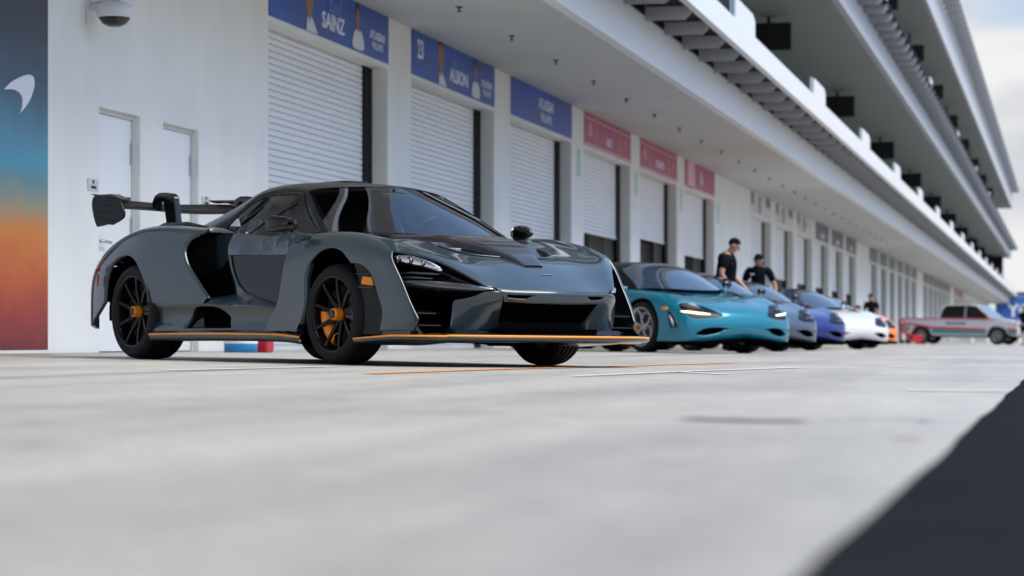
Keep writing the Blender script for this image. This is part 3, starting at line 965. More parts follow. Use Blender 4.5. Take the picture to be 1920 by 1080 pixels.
# mural on the blank bay at the left
def mural_mat():
    m = bpy.data.materials.new('painted mural'); m.use_nodes = True
    t = m.node_tree; p = t.nodes['Principled BSDF']; l = t.links.new
    co = nn(t, 'ShaderNodeTexCoord'); sp = nn(t, 'ShaderNodeSeparateXYZ'); l(co.outputs['Object'], sp.inputs[0])
    no = nn(t, 'ShaderNodeTexNoise'); no.inputs['Scale'].default_value = 2.5; no.inputs['Detail'].default_value = 8; l(co.outputs['Object'], no.inputs['Vector'])
    ma = nn(t, 'ShaderNodeMath', operation='MULTIPLY_ADD'); ma.inputs[1].default_value = 0.35; ma.inputs[2].default_value = -0.17; l(no.outputs['Fac'], ma.inputs[0])
    ad = nn(t, 'ShaderNodeMath', operation='ADD'); l(ma.outputs[0], ad.inputs[0]); l(sp.outputs['Z'], ad.inputs[1])
    mr = nn(t, 'ShaderNodeMapRange'); mr.inputs['From Min'].default_value = 0; mr.inputs['From Max'].default_value = 3.4; l(ad.outputs[0], mr.inputs['Value'])
    r = nn(t, 'ShaderNodeValToRGB'); l(mr.outputs[0], r.inputs['Fac'])
    cr = r.color_ramp
    cr.elements[0].position = 0.0; cr.elements[0].color = (0.13, 0.022, 0.024, 1)
    cr.elements[1].position = 1.0; cr.elements[1].color = (0.045, 0.045, 0.055, 1)
    for ps, c in [(0.10, (0.30, 0.04, 0.03)), (0.20, (0.50, 0.10, 0.025)), (0.31, (0.60, 0.20, 0.04)), (0.38, (0.30, 0.27, 0.18)), (0.45, (0.12, 0.25, 0.30)), (0.49, (0.07, 0.30, 0.42)), (0.56, (0.09, 0.24, 0.34)), (0.66, (0.07, 0.13, 0.19)), (0.82, (0.055, 0.065, 0.09))]:
        e = cr.elements.new(ps); e.color = (*c, 1)
    l(r.outputs[0], p.inputs['Base Color']); p.inputs['Roughness'].default_value = 0.7
    b = nn(t, 'ShaderNodeBump'); b.inputs['Strength'].default_value = 0.5; b.inputs['Distance'].default_value = 0.004
    n2 = nn(t, 'ShaderNodeTexNoise'); n2.inputs['Scale'].default_value = 35; n2.inputs['Detail'].default_value = 5
    l(co.outputs['Object'], n2.inputs['Vector']); l(n2.outputs['Fac'], b.inputs['Height']); l(b.outputs[0], p.inputs['Normal'])
    return m
mu = empty('wall_mural', (XW, 22.22, 0)); tag(mu, 'painted mural fading from charcoal through teal to orange and red on the end wall', 'mural')
MB().box(0.0, 0.004, -1.30, 0, 0.03, 4.39).build('painted_field', mural_mat(), mu)
q = MB()
q.prism([(a, b) for a, b in smooth_poly([(-1.013, 2.233), (-0.908, 2.288), (-0.803, 2.33), (-0.584, 2.392), (-0.433, 2.416), (-0.348, 2.397), (-0.335, 2.328), (-0.408, 2.224), (-0.517, 2.141), (-0.649, 2.065), (-0.607, 2.133), (-0.613, 2.206), (-0.697, 2.244), (-0.827, 2.253)], sharp=(0, 9), per=4)], 0.004, 0.012, 'x')
q.build('emblem', mat('white emblem', (0.72, 0.74, 0.80), 0.5), mu)
# dome camera
c = empty('dome_camera', (XW, 23.28, 3.18)); tag(c, 'white dome security camera on a wall bracket above the doors', 'camera')
m_cam = mat('camera housing', (0.70, 0.70, 0.76), 0.35)
q = MB(); q.box(0, 0.02, -0.12, 0.02, -0.16, 0.25, 0.005); q.tube([(0.0, -0.05, -0.02), (0.16, -0.05, 0.02), (0.25, -0.05, 0.02)], 0.035, 12); q.box(0.01, 0.32, -0.10, 0.0, 0.04, 0.09, 0.008); q.build('bracket', m_cam, c)
q = MB(); q.lathe([(0.03, 0.0), (0.03, 0.13), (0.01, 0.165), (-0.06, 0.17), (-0.10, 0.155), (-0.115, 0.12)], 32, 'z', (0.25, -0.05, 0)); q.build('housing', m_cam, c)
q = MB(); q.lathe([(-0.105, 0.145), (-0.12, 0.14), (-0.16, 0.11), (-0.185, 0.06), (-0.19, 0.0)], 32, 'z', (0.25, -0.05, 0)); q.build('lens_dome', mat('smoked dome', (0.01, 0.01, 0.012), 0.08), c)
# small wall signs
m_sg = mat('grey sign plate', (0.52, 0.54, 0.60), 0.4)
for (yy, zz, hh, ww, lb) in [(23.33, 1.55, 0.055, 0.135, 'small square grey sign beside the left white door'), (26.63, 1.57, 0.04, 0.13, 'small grey sign beside the right white door')]:
    t = empty('wall_sign', (XW + 0.001, yy, zz)); tag(t, lb, 'sign', 'small signs beside the doors')
    MB().box(0, 0.008, -ww, ww, -hh, hh).build('sign_plate', m_sg, t)
    q = MB(); q.box(0.0085, 0.010, -0.02, 0.02, 0.01, 0.045); q.box(0.0085, 0.010, -0.06, 0.07, -0.035, -0.01); q.build('sign_mark', m_blk, t)
# bin and red can at the foot of the wall
t = empty('bin', (-8.10, 25.60, gz(-8.1))); tag(t, 'low white bin with a bright blue base, by the wall behind the grey car', 'bin')
q = MB(); q.lathe([(0, 0.0), (0.0, 0.165), (0.09, 0.17)], 28, 'z'); q.build('bin_base', mat('bright blue plastic', (0.02, 0.25, 0.55), 0.4), t)
q = MB(); q.lathe([(0.09, 0.172), (0.42, 0.18), (0.43, 0.185), (0.45, 0.185), (0.45, 0.0)], 28, 'z'); q.build('bin_body', mat('white plastic', (0.75, 0.76, 0.78), 0.4), t)
t = empty('fuel_can', (-8.02, 25.97, gz(-8.0))); tag(t, 'red plastic can standing beside the white and blue bin', 'can')
MB().box(-.12, .12, -.12, .12, 0, 0.36, 0.02).build('can_body', mat('red plastic', (0.42, 0.01, 0.02), 0.35), t)
q = MB(); q.tube([(0, -0.07, 0.36), (0, -0.05, 0.40), (0, 0.05, 0.40), (0, 0.07, 0.36)], 0.012, 8); q.build('handle', m_blk, t)
q = MB(); q.lathe([(0.36, 0.03), (0.39, 0.03), (0.39, 0.0)], 14, 'z', (0.07, 0.0, 0)); q.build('cap', m_blk, t)

# ================================================================== VEHICLES
def ground_frame(x, y, yaw):
    """matrix of a thing standing on the sloping lane; yaw = heading of its +X axis in the XY plane"""
    n = Vector((SLOPE, 0, 1)).normalized()
    f = Vector((math.cos(yaw), math.sin(yaw), 0)); f = (f - n * f.dot(n)).normalized()
    l = n.cross(f)
    return Matrix(((f.x, l.x, n.x, x), (f.y, l.y, n.y, y), (f.z, l.z, n.z, gz(x)), (0, 0, 0, 1)))

def carbon_mat():
    m = mat('carbon', (0.018, 0.019, 0.021), 0.32, coat=0.7)
    t = m.node_tree; p = t.nodes['Principled BSDF']
    co = nn(t, 'ShaderNodeTexCoord'); ch = nn(t, 'ShaderNodeTexChecker'); ch.inputs['Scale'].default_value = 260
    ch.inputs['Color1'].default_value = (0.012, 0.012, 0.014, 1); ch.inputs['Color2'].default_value = (0.028, 0.029, 0.032, 1)
    t.links.new(co.outputs['Object'], ch.inputs['Vector']); t.links.new(ch.outputs['Color'], p.inputs['Base Color'])
    return m
m_carbon = carbon_mat()
m_gblack = mat('gloss black', (0.006, 0.0065, 0.008), 0.08, spec=0.5)
m_sblack = mat('satin black', (0.006, 0.006, 0.007), 0.42, spec=0.2)
m_void = mat('black plastic and cavity shade', (0.002, 0.002, 0.0025), 0.9, spec=0.0)  # near-black for plastic, with the shade of ducts and intakes in the colour
m_paint = mat('blue grey paint', (0.034, 0.054, 0.068), 0.30, metal=0.2, coat=1.0, spec=0.15, flake=0.04)
m_paint.node_tree.nodes['Principled BSDF'].inputs['Coat Roughness'].default_value = 0.045
m_tyre = mat('tyre rubber', (0.009, 0.009, 0.010), 0.7, spec=0.25, noise=(18, 0.35, 6, (1, 1, 1)), bump=(90, 0.3, 0.001))
m_rimb = mat('black forged rim', (0.003, 0.003, 0.0035), 0.28, spec=0.22)
m_disc = mat('brake disc', (0.10, 0.10, 0.11), 0.4, metal=0.8)
m_orng = mat('orange caliper', (0.95, 0.27, 0.012), 0.35, spec=0.4)
m_pin = mat('orange pinstripe', (0.95, 0.33, 0.02), 0.35)
m_amber = mat('amber lens', (1.0, 0.30, 0.01), 0.45, spec=0.3)
m_red = mat('red lens', (0.40, 0.01, 0.01), 0.2, coat=1.0)
m_glass = glass_mat('windscreen glass', (0.72, 0.82, 0.84), 1.72, 0.07)
m_side = glass_mat('tinted side glass', (0.62, 0.68, 0.68), 1.52, 0.03)
m_chrome = mat('lamp chrome', (0.75, 0.77, 0.80), 0.12, metal=1.0, bump=(30, 0.25, 0.01))
m_lamp = mat('lamp lens grey', (0.10, 0.105, 0.12), 0.12, metal=0.6, coat=1.0)
m_alc = mat('interior dark cloth', (0.10, 0.11, 0.12), 0.9)
m_int = mat('grey interior trim', (0.5, 0.53, 0.54), 0.7)  # lightened in place of daylight through a glass roof
m_mesh = mat('honeycomb mesh', (0.003, 0.003, 0.0035), 0.7, spec=0.1)

TYRES = {}
def wheel(parent, name, c, r, wd, rimr, side, style='blade', nut=True, steer=0.0, rim_m=None, caliper=True):
    """wheel with its axle on Y; side = -1 for the car's right"""
    key = (r, wd, rimr, style, side)
    if key not in TYRES:
        d = {}
        h = wd / 2
        # axial positions: +h is the outer face; flipped by side
        def S(prof): return [(a * side, q) for a, q in prof]
        prof = [(-h + .012, rimr), (-h + .002, rimr + .012), (-h, rimr + (r - rimr) * .5), (-h + .012, r - .022), (-h + .035, r - .006)]
        ng = 4
        x = -h + .035
        gr = (wd - .07) / (ng + 1)
        for i in range(ng):
            a = x + gr * (i + 1)
            prof += [(a - .006, r), (a - .0055, r - .008), (a + .0055, r - .008), (a + .006, r)]
        prof += [(h - .035, r - .006), (h - .012, r - .022), (h, rimr + (r - rimr) * .5), (h - .002, rimr + .012), (h - .012, rimr)]
        t = MB().lathe(S(prof), 72)
        d['tyre'] = t
        b = MB()
        b.lathe(S([(h - .004, rimr + .004), (h - .002, rimr - .004), (h - .012, rimr - .014), (h - .03, rimr - .018), (h - .07, rimr - .030), (-h + .05, rimr - .030), (-h + .01, rimr - .006), (-h + .004, rimr + .004)]), 72)
        b.lathe(S([(-h + .09, rimr - .032), (-h + .088, .10), (-h + .10, .0)]), 48)
        R0 = rimr - .012
        fy = h - .016          # outer plane of spokes
        if style == 'blade':
            for k in range(9):
                a = 2 * math.pi * k / 9 + .17
                pts = []
                for j in range(9):
                    q = j / 8
                    rr = .038 + (R0 - .038) * q
                    aa = a + .10 * math.sin(q * math.pi * .5) * side
                    y = fy - .052 * (1 - q) ** 1.5 - 0.004 * q
                    wv = .011 + .009 * (1 - q) ** 1.5 + (.008 * max(0, q - .85) / .15)
                    dp = .020 + .012 * (1 - q)
                    pts.append((rr, aa, y, wv, dp))
                P = []
                for rr, aa, y, wv, dp in pts:
                    ca, sa = math.cos(aa), math.sin(aa)
                    row = []
                    for (o, dy) in ((-wv, -dp), (-wv, -.004), (-wv * .5, 0), (wv * .5, 0), (wv, -.004), (wv, -dp)):
                        row.append((rr * ca - o * sa, (y + dy) * side, rr * sa + o * ca))
                    P.append(row)
                b.grid(P, False, flip=(side > 0))
            b.lathe(S([(fy - .10, .07), (fy - .055, .066), (fy - .050, .040), (fy - .050, 0)]), 40)
        else:
            for k in range(5):
                a = 2 * math.pi * k / 5 + .3
                def P2(rr, an): return (rr * math.cos(a + an), (fy - .03 * (1 - rr / R0)) * side, rr * math.sin(a + an))
                b.tube([P2(.03, 0), P2(.10, 0.02), P2(.17, .10), P2(R0 - .01, .30)], [.018, .015, .014, .016], 6)
                b.tube([P2(.03, 0), P2(.12, -.10), P2(.19, -.30), P2(R0 - .02, -.62), P2(R0 - .004, -.86)], [.018, .014, .012, .012, .012], 6)
            b.lathe(S([(fy - .06, .06), (fy - .03, .055), (fy - .022, .03), (fy - .022, 0)]), 30)
        d['rim'] = b
        if nut:
            d['nut'] = MB().lathe(S([(fy - .06, .042), (fy - .012, .040), (fy + .004, .038), (fy + .008, .034), (fy + .008, .030)]), 32)
            q = MB().lathe(S([(fy + .003, .030), (fy + .012, .027), (fy + .014, .010), (fy + .014, 0)]), 28)
            d['cap'] = q
        dr = rimr - .055
        d['disc'] = MB().lathe(S([(h - .115, dr), (h - .092, dr), (h - .092, .08), (h - .07, .075), (h - .07, 0)]), 60)
        cp_ = MB()
        P = []
        for i in range(15):
            an = math.pi + .62 + (-.72 + 1.44 * i / 14)      # behind the axle
            if side: pass
            r0, r1 = dr - .070, dr + .016
            tp = 1 - .55 * abs(i / 7 - 1) ** 3
            row = []
            for (rr, y) in ((r0 + .02 * (1 - tp), h - .12), (r0 + .02 * (1 - tp), h - .066), (r0 + .02, h - .05), (r1 - .02, h - .046), (r1, h - .062), (r1, h - .13)):
                row.append((rr * math.cos(an), y * side, rr * math.sin(an)))
            P.append(row)
        cp_.grid(P, True)
        d['cal'] = cp_
        TYRES[key] = {k_: v for k_, v in d.items()}
        for k_ in list(d):
            TYRES[key][k_] = d[k_]
    d = TYRES[key]
    M_ = {'tyre': ('tyre', m_tyre), 'rim': ('rim', rim_m or m_rimb), 'nut': ('wheel_nut', m_orng), 'cap': ('hub_cap', m_gblack), 'disc': ('brake_disc', m_disc), 'cal': ('brake_caliper', m_orng)}
    w_ = bpy.data.objects.new('wheel', None); w_.empty_display_size = 0.1
    link(w_, parent); w_.location = c; w_.rotation_euler = (0, 0, steer)
    for k_ in d:
        if k_ == 'cal' and not caliper: continue
        nm, mm = M_[k_]
        if isinstance(d[k_], MB):
            o = d[k_].build(nm, mm, w_); d[k_] = o.data
        else:
            o = link(bpy.data.objects.new(nm, d[k_]), w_)
            o.material_slots[0].link = 'OBJECT'; o.material_slots[0].material = mm
    return w_

# ------------------------------------------------------------------ the grey car
HM = ground_frame(-4.03496, 17.33149, math.atan2(-.66655591, .74540829))
CAR = empty('sports_car', mw=HM)
tag(CAR, 'grey blue track supercar with orange pinstripes and tall black rear wing, nearest car', 'sports car')

def mir(net):
    a = np.array(net, float); return a

# front clip surface (car's left half, y positive)
def row(x, yz): return [(x if len(q) == 2 else q[0], q[-2], q[-1]) for q in yz]
FN = [
 row(-.88, [(.955, .18), (.95, .36), (.945, .50), (.935, .63), (.925, .73), (.895, .80), (.84, .850), (.785, .86), (.73, .858), (.40, .85), (.2, .85), (0, .85)]),
 row(-.35, [(.95, .18), (.945, .36), (.945, .50), (.938, .63), (.928, .73), (.90, .805), (.848, .856), (.795, .866), (.735, .862), (.42, .855), (.2, .855), (0, .855)]),
 row(-.10, [(.94, .18), (.935, .36), (.938, .50), (.935, .63), (.928, .73), (.90, .805), (.845, .858), (.765, .866), (.68, .852), (.42, .848), (.2, .848), (0, .848)]),
 row(.10, [(.93, .18), (.93, .36), (.935, .50), (.935, .63), (.925, .73), (.895, .80), (.835, .849), (.76, .852), (.67, .826), (.42, .832), (.2, .833), (0, .833)]),
 row(.30, [(.925, .18), (.928, .36), (.932, .50), (.932, .62), (.92, .715), (.885, .782), (.825, .824), (.75, .824), (.66, .792), (.42, .80), (.2, .81), (0, .812)]),
 row(.50, [(.915, .18), (.92, .35), (.925, .49), (.922, .60), (.91, .685), (.88, .745), (.815, .785), (.74, .785), (.645, .752), (.42, .755), (.2, .768), (0, .772)]),
 row(.68, [(.905, .18), (.908, .33), (.91, .46), (.908, .56), (.895, .635), (.865, .69), (.81, .722), (.735, .735), (.61, .712), (.40, .712), (.2, .722), (0, .726)]),
 row(.85, [(.88, .18), (.885, .28), (.885, .38), (.865, .47), (.83, .55), (.785, .61), (.725, .655), (.65, .678), (.55, .668), (.38, .658), (.2, .668), (0, .672)]),
 row(1.0, [(.84, .18), (.835, .26), (.82, .34), (.785, .41), (.74, .475), (.69, .53), (.63, .572), (.565, .595), (.485, .594), (.34, .592), (.18, .602), (0, .606)]),
 [(1.06, .80, .18), (1.07, .78, .25), (1.08, .75, .31), (1.09, .70, .37), (1.10, .65, .42), (1.11, .60, .46), (1.125, .545, .49), (1.14, .49, .500), (1.155, .43, .490), (1.185, .32, .485), (1.22, .17, .484), (1.235, 0, .484)],
]
for j_ in range(7):            # keep the flank fair: one smooth curve along the car
    for i_, dy_ in ((0, .004), (1, .001), (2, 0), (3, -.006)):
        x_, y_, z_ = FN[j_][i_]
        FN[j_][i_] = (x_, (.941 - .018 * x_ - (.045 * x_ * x_ if x_ > 0 else 0)) + dy_, z_)
FS = Surf(FN)
FX = [-.62, -.35, -.10, .10, .30, .50, .68, .85, 1.0, 1.16]
XZ, XY = [0, 2], [0, 1]
def side_uv(pts): return FS.inv(pts, XZ, vr=(0, 5.6))
def top_uv(pts): return FS.inv(pts, XY, vr=(5.6, 11))

arch_f = [(-.300, .43), (-.318, .568), (-.262, .672), (-.165, .738), (-.037, .762), (.091, .738), (.170, .69), (.215, .657)]
fend_low = [(.284, .655), (.345, .640), (.402, .611), (.445, .573), (.495, .500), (.522, .446), (.552, .397), (.568, .353), (.568, .313), (.55, .225)]
blade = [(.86, .222), (.897, .30), (.837, .391), (.770, .490), (.697, .590), (.630, .680)]
hl_top = [(.600, .868), (.640, .843), (.692, .806), (.789, .735), (.885, .669), (.979, .606), (1.068, .545), (1.125, .500)]
cr = lambda pts, per=5: [tuple(q) for q in smooth_poly(pts, closed=False, per=per)]
seam_top = [(-.325, .853)]
fen = side_uv(cr([(-.285, .64), (-.262, .672), (-.165, .738), (-.037, .762), (.091, .738), (.170, .69), (.215, .657), (.250, .657)])) \
    + side_uv(cr(fend_low)) + side_uv(cr([(.86, .222), (.897, .30)], 3)) + side_uv(cr(blade[1:])) + top_uv(cr(hl_top))
vend = fen[-1]
fen += [(9, 8.06)] + [(u, 8.06) for u in np.linspace(8.9, 1.0, 40)] + [(0.98, 7.0), (1.02, 6.2)] + side_uv([(-.325, .80), (-.312, .743)])
fender_pan = lambda s: panel(FS, fen, step=(0.10, 0.16), side=s)
for s in (-1, 1):
    panel_obj('front_fender', m_paint, CAR, [fender_pan(s)])
# bonnet
cowl = top_uv(cr([(-.33, .70), (-.18, .60), (.0, .45), (.12, .32)]))
hood = [(u, 8.02) for u in np.linspace(1.3, 9.0, 40)] + [(9, v) for v in np.linspace(8.1, 10.98, 14)] + [(u, 10.999) for u in np.linspace(8.98, 7.45, 12)] \
     + top_uv(cr([(.78, .02), (.765, .14), (.735, .24), (.68, .325), (.58, .375), (.42, .40), (.25, .43), (.05, .48), (-.12, .57), (-.25, .67)]))
hp = []
for s in (-1, 1):
    hp.append(panel(FS, hood, step=(0.09, 0.14), side=s, thick=0.010, lip=0.003))
panel_obj('bonnet', m_paint, CAR, hp)
# black cowl between bonnet and windscreen
cw = top_uv(cr([(.50, .02), (.49, .155), (.47, .30), (.40, .385), (.24, .415), (.04, .465), (-.13, .55), (-.26, .66), (-.34, .725)])) + [(0.9, 7.9), (0.9, 9.0), (0.9, 10), (0.9, 10.99)]
panel_obj('cowl', m_carbon, CAR, [panel(FS, cw, step=(.12, .14), side=s, off=-0.006, thick=0.02) for s in (-1, 1)])

# ------------------------------------------------------------------ nose: bumper bar, fins, grille
BN = [[(1.235, 0, .478), (1.222, .17, .478), (1.187, .32, .479), (1.157, .425, .484)],
      [(1.242, 0, .462), (1.229, .17, .462), (1.194, .32, .463), (1.166, .415, .466)],
      [(1.236, 0, .43), (1.223, .17, .432), (1.186, .32, .435), (1.160, .402, .438)],
      [(1.215, 0, .400), (1.202, .17, .402), (1.166, .32, .407), (1.142, .388, .412)]]
BS = Surf(BN)
slot = [(1.25, 1.15), (1.30, 2.72), (2.25, 2.66), (2.35, 1.55)]
panel_obj('bumper_bar', m_paint, CAR, [panel(BS, [(0, .001), (0, 1.5), (0, 3), (1.5, 3), (3, 3), (3, 1.5), (3, .001), (1.5, .001)], [smooth_poly(slot, sharp=(0, 1, 2, 3), per=2)], step=(.3, .2), side=s, thick=.014, lip=.003, toward=(1, 0, 0)) for s in (-1, 1)])
for s in (-1, 1):
    q = MB(); q.box(1.03, 1.10, s * .12, s * .42, .41, .465); q.build('slot_duct', m_void, CAR)
# fin panels beside the grille
NN_ = [[(1.158, .418, .478), (1.128, .485, .474), (1.06, .565, .462), (.955, .645, .440)],
       [(1.150, .405, .43), (1.120, .480, .425), (1.055, .565, .415), (.955, .648, .40)],
       [(1.075, .370, .34), (1.065, .450, .335), (1.02, .55, .33), (.945, .648, .32)],
       [(.985, .326, .236), (.995, .42, .236), (.975, .54, .236), (.925, .648, .236)]]
NS = Surf(NN_)
for s in (-1, 1):
    panel_obj('intake_fin', m_paint, CAR, [panel(NS, smooth_poly([(0, 0), (0, .9), (0.05, 1.35), (.62, 2.1), (.75, 2.9), (1.3, 3), (3, 3), (3, 0)], sharp=(0, 2, 4, 6, 7), per=4), step=(.2, .2), side=s, thick=.03, lip=.004, toward=(1, .3, 0))])
# dark hull behind
hull = MB()
hull.box(.62, 1.12, -.37, .37, .20, .245)  # black box added to cover the bright reflecting strip above the splitter
hull.prism([(-2.30, .16), (.60, .16), (.60, .50), (.30, .60), (-.35, .62), (-2.3, .62)], -.60, .60, 'y')
hull.prism([(.60, .20), (.93, .20), (1.10, .41), (1.08, .45), (.66, .66), (.60, .66)], -.40, .40, 'y')
hull.prism([(.42, .20), (.62, .20), (.62, .62), (.42, .62)], -.86, .86, 'y')
hull.prism([(-2.36, .16), (-.42, .16), (-.42, .62), (-.60, .80), (-1.45, .80), (-1.6, .66), (-1.9, .60), (-2.2, .50), (-2.36, .5)], -.80, .80, 'y')
hull.prism([(-3.20, .42), (-2.75, .20), (-2.36, .16), (-2.36, .80), (-3.30, .70)], -.50, .56, 'y')
hull.build('underbody', m_void, CAR)
gm_ = MB(); gm_.box(0.99, 1.0, -.38, .38, .24, .44)
gm_.build('grille', m_mesh, CAR)

# splitter, skirts
spl = smooth_poly([(.30, .962), (.55, .978), (.80, .968), (.98, .915), (1.10, .80), (1.20, .58), (1.26, .30), (1.285, .0)], closed=False, per=8)
full = [tuple(q) for q in spl] + [(a, -b) for a, b in spl[::-1][1:]]
def zs(x): return .176 + .022 * min(1, max(0, (x - .30) / .45)) + (0.004 if x > 1.1 else 0)
def edge_strip(name, path, m, prof, parent):
    """prof: list of (inward, dz); path = [(x, y, z)]"""
    P = []
    n = len(path)
    for i, (x, y, z) in enumerate(path):
        a = path[max(i - 1, 0)]; b = path[min(i + 1, n - 1)]
        t = Vector((b[0] - a[0], b[1] - a[1], 0)).normalized(); nrm = Vector((-t.y, t.x, 0))
        if nrm.dot(Vector((x + .3, y, 0))) < 0 and abs(y) < .6 or (nrm.y * y < 0 and abs(y) >= .6): nrm = -nrm
        P.append([(x - nrm.x * iw, y - nrm.y * iw, z + dz) for iw, dz in prof])
    q = MB(); q.grid(P, True); return q.build(name, m, parent)
pth = [(x, y, zs(x)) for x, y in full]
edge_strip('splitter', pth, m_carbon, [(.50, .018), (.25, .014), (.05, .003), (.004, -.0115), (.001, -.016), (.004, -.026), (.03, -.036), (.07, -.044), (.12, -.046), (.50, -.046)], CAR)
edge_strip('pinstripe', pth, m_pin, [(.008, .0), (.001, -.0015), (-.001, -.005), (.0015, -.0115)], CAR)
for s in (-1, 1):
    sk = [(x, s * y, z) for x, y, z in [(-.37, .945, .180), (-.45, .962, .186), (-.62, .970, .195), (-1.0, .972, .197), (-1.5, .972, .196), (-2.0, .972, .192), (-2.37, .97, .187)]]
    skp = smooth_poly(sk, closed=False, per=6).tolist()
    edge_strip('side_skirt', skp, m_carbon, [(.20, .055), (.06, .03), (.015, .006), (.003, -.010), (.002, -.02), (.012, -.042), (.05, -.054), (.30, -.054)], CAR)
    edge_strip('pinstripe', skp, m_pin, [(.007, .001), (-.001, -.002), (-.001, -.009), (.003, -.0115)], CAR)
    # splitter end plates
    q = MB()
    q.prism([(.84, .185), (.99, .185), (.905, .235), (.885, .255)], s * .858, s * .870, 'y'); q.prism([(.55, .185), (.86, .185), (.86, .224), (.55, .224)], s * .84, s * .90, 'y')
    q.prism([(.90, .19), (1.02, .19), (.985, .238), (.90, .238)], s * .33, s * .66, 'y')
    q.build('splitter_foot', m_gblack, CAR)
# wheel arch front cover with side marker
CF = HF([(.2, .2, .895), (.2, .7, .895), (.6, .2, .885), (.6, .7, .885), (.4, .45, .896)], axes=(0, 2, 1))
for s in (-1, 1):
    panel_obj('arch_cover', mat('cover black', (0.006, 0.006, 0.007), 0.3, spec=0.15), CAR, [panel(CF, cr([(.205, .655), (.245, .59), (.285, .50), (.31, .43), (.315, .35), (.295, .20)]) + [(.56, .20), (.575, .30)] + cr([(.58, .35), (.54, .44), (.50, .52), (.44, .60), (.36, .66), (.28, .68)]), step=(.04, .04), side=s, thick=.03)])
    panel_obj('side_marker', m_amber, CAR, [panel(CF, [(.318, .566), (.305, .520), (.435, .510), (.412, .560)], step=(.02, .02), side=s, off=.008, thick=.008, lip=.003)])
    q = MB(); q.tube([(.26, s * .912, .585), (.42, s * .912, .583)], .006, 6); q.tube([(.285, s * .913, .500), (.462, s * .910, .497)], .007, 6)
    q.build('marker_trim', m_gblack, CAR)
# wheel wells
def well(x0, r, y0, y1, nm='wheel_well'):
    for s in (-1, 1):
        P = [[(x0 + r * math.cos(a), s * y, .34 + r * math.sin(a)) for y in (y0, y1)] for a in np.linspace(-.15, math.pi + .15, 30)]
        q = MB(); q.grid(P, True)
        q.prism([(x0 + r * math.cos(a), .34 + r * math.sin(a)) for a in np.linspace(-.15, math.pi + .15, 30)], s * (y0 - .01), s * y0, 'y'); q.build(nm, m_void, CAR)
well(-.01, .41, .56, .872); well(-2.70, .42, .56, .89)

# ------------------------------------------------------------------ headlights
HD = HF([(.55, .70, .80), (.60, .60, .80), (.75, .65, .70), (.85, .60, .62), (.90, .50, .60), (1.05, .49, .50), (.68, .50, .76)], axes=(0, 2, 1))
for s in (-1, 1):
    h = MB()
    # recess floor joining bonnet edge to the lamp
    top = [(.600, .868, .722), (.692, .800, .715), (.789, .729, .688), (.885, .663, .647), (.979, .600, .596), (1.068, .540, .542), (1.135, .485, .497)]
    mid = [(.50, .80, .67), (.60, .74, .66), (.70, .67, .63), (.80, .61, .59), (.90, .56, .55), (1.0, .51, .515), (1.11, .455, .485)]
    low = [(.55, .84, .50), (.66, .79, .49), (.77, .72, .48), (.87, .655, .475), (.96, .60, .470), (1.05, .54, .468), (1.12, .475, .470)]
    P = np.array([[(a, s * b, c) for a, b, c in top], [(a, s * b, c) for a, b, c in mid], [(a, s * b, c) for a, b, c in low]]).transpose(1, 0, 2)
    G = Surf(P); h.grid(G.grid(np.linspace(0, 6, 30), np.linspace(0, 2, 12)), True)
    low2 = [(.50, .80, .455), (.62, .74, .450), (.74, .67, .445), (.84, .60, .44), (.93, .55, .44), (1.02, .50, .445), (1.10, .455, .455)]
    P = np.array([[(a, s * b, c) for a, b, c in low], [(a, s * b, c) for a, b, c in low2]]).transpose(1, 0, 2)
    h.grid(np.array([[P[i, 0], P[i, 1]] for i in range(7)]), True)
    hb = h.build('headlight', m_gblack, CAR)
    # chrome main lamp
    q = MB()
    q.tube([(.585, s * .842, .668), (.62, s * .825, .672), (.68, s * .785, .668), (.74, s * .745, .652), (.80, s * .705, .632), (.845, s * .675, .612), (.86, s * .665, .603)],
           [.026, .038, .041, .037, .030, .018, .004], 16, sq=(.6, 1))
    q.build('lamp_reflector', m_chrome, hb)
    for px_, py_, pz_, pr_ in ((.625, .868, .668, .026), (.70, .815, .662, .023), (.77, .765, .644, .018)):
        q = MB(); q.lathe([(s * .012, pr_), (s * .020, pr_ * 1.05), (s * .024, pr_ * .8), (s * .014, pr_ * .5), (s * .018, .0)], 20, 'y', (px_, s * (py_ - .028), pz_)); q.build('projector_lens', m_lamp, hb)
    q = MB(); q.tube([(.60, s * .862, .648), (.70, s * .808, .634), (.80, s * .738, .612), (.85, s * .700, .598)], .006, 6); q.build('lamp_divider', m_void, hb)
    q = MB()
    q.tube([(.62, s * .835, .517), (.70, s * .80, .519), (.80, s * .735, .515), (.90, s * .670, .508), (.99, s * .605, .500), (1.06, s * .545, .493), (1.115, s * .492, .486)],
           [.018, .022, .025, .026, .024, .019, .006], 14, sq=(.8, 1))
    q.build('running_lamp', m_lamp, hb)
    q = MB()
    q.tube([(.60, s * .83, .585), (.70, s * .775, .588), (.80, s * .71, .583), (.85, s * .675, .58)], [.009, .012, .011, .004], 8, sq=(.8, .8))
    q.tube([(.61, s * .83, .556), (.72, s * .77, .558), (.82, s * .705, .552)], [.008, .010, .004], 8)
    q.build('lamp_blade', m_lamp, hb)
    q = MB(); q.tube([(1.075, s * .535, .502), (1.115, s * .497, .494), (1.14, s * .472, .487)], [.006, .010, .004], 10)
    q.build('indicator_lens', m_chrome, hb)
    # winglets inside the intake
    q = MB(); q.prism([(.66, .36), (.86, .33), (.86, .338), (.66, .37)], s * .67, s * .85, 'y'); q.prism([(.66, .28), (.88, .255), (.88, .262), (.66, .29)], s * .67, s * .85, 'y')
    q.build('intake_winglet', m_gblack, CAR)

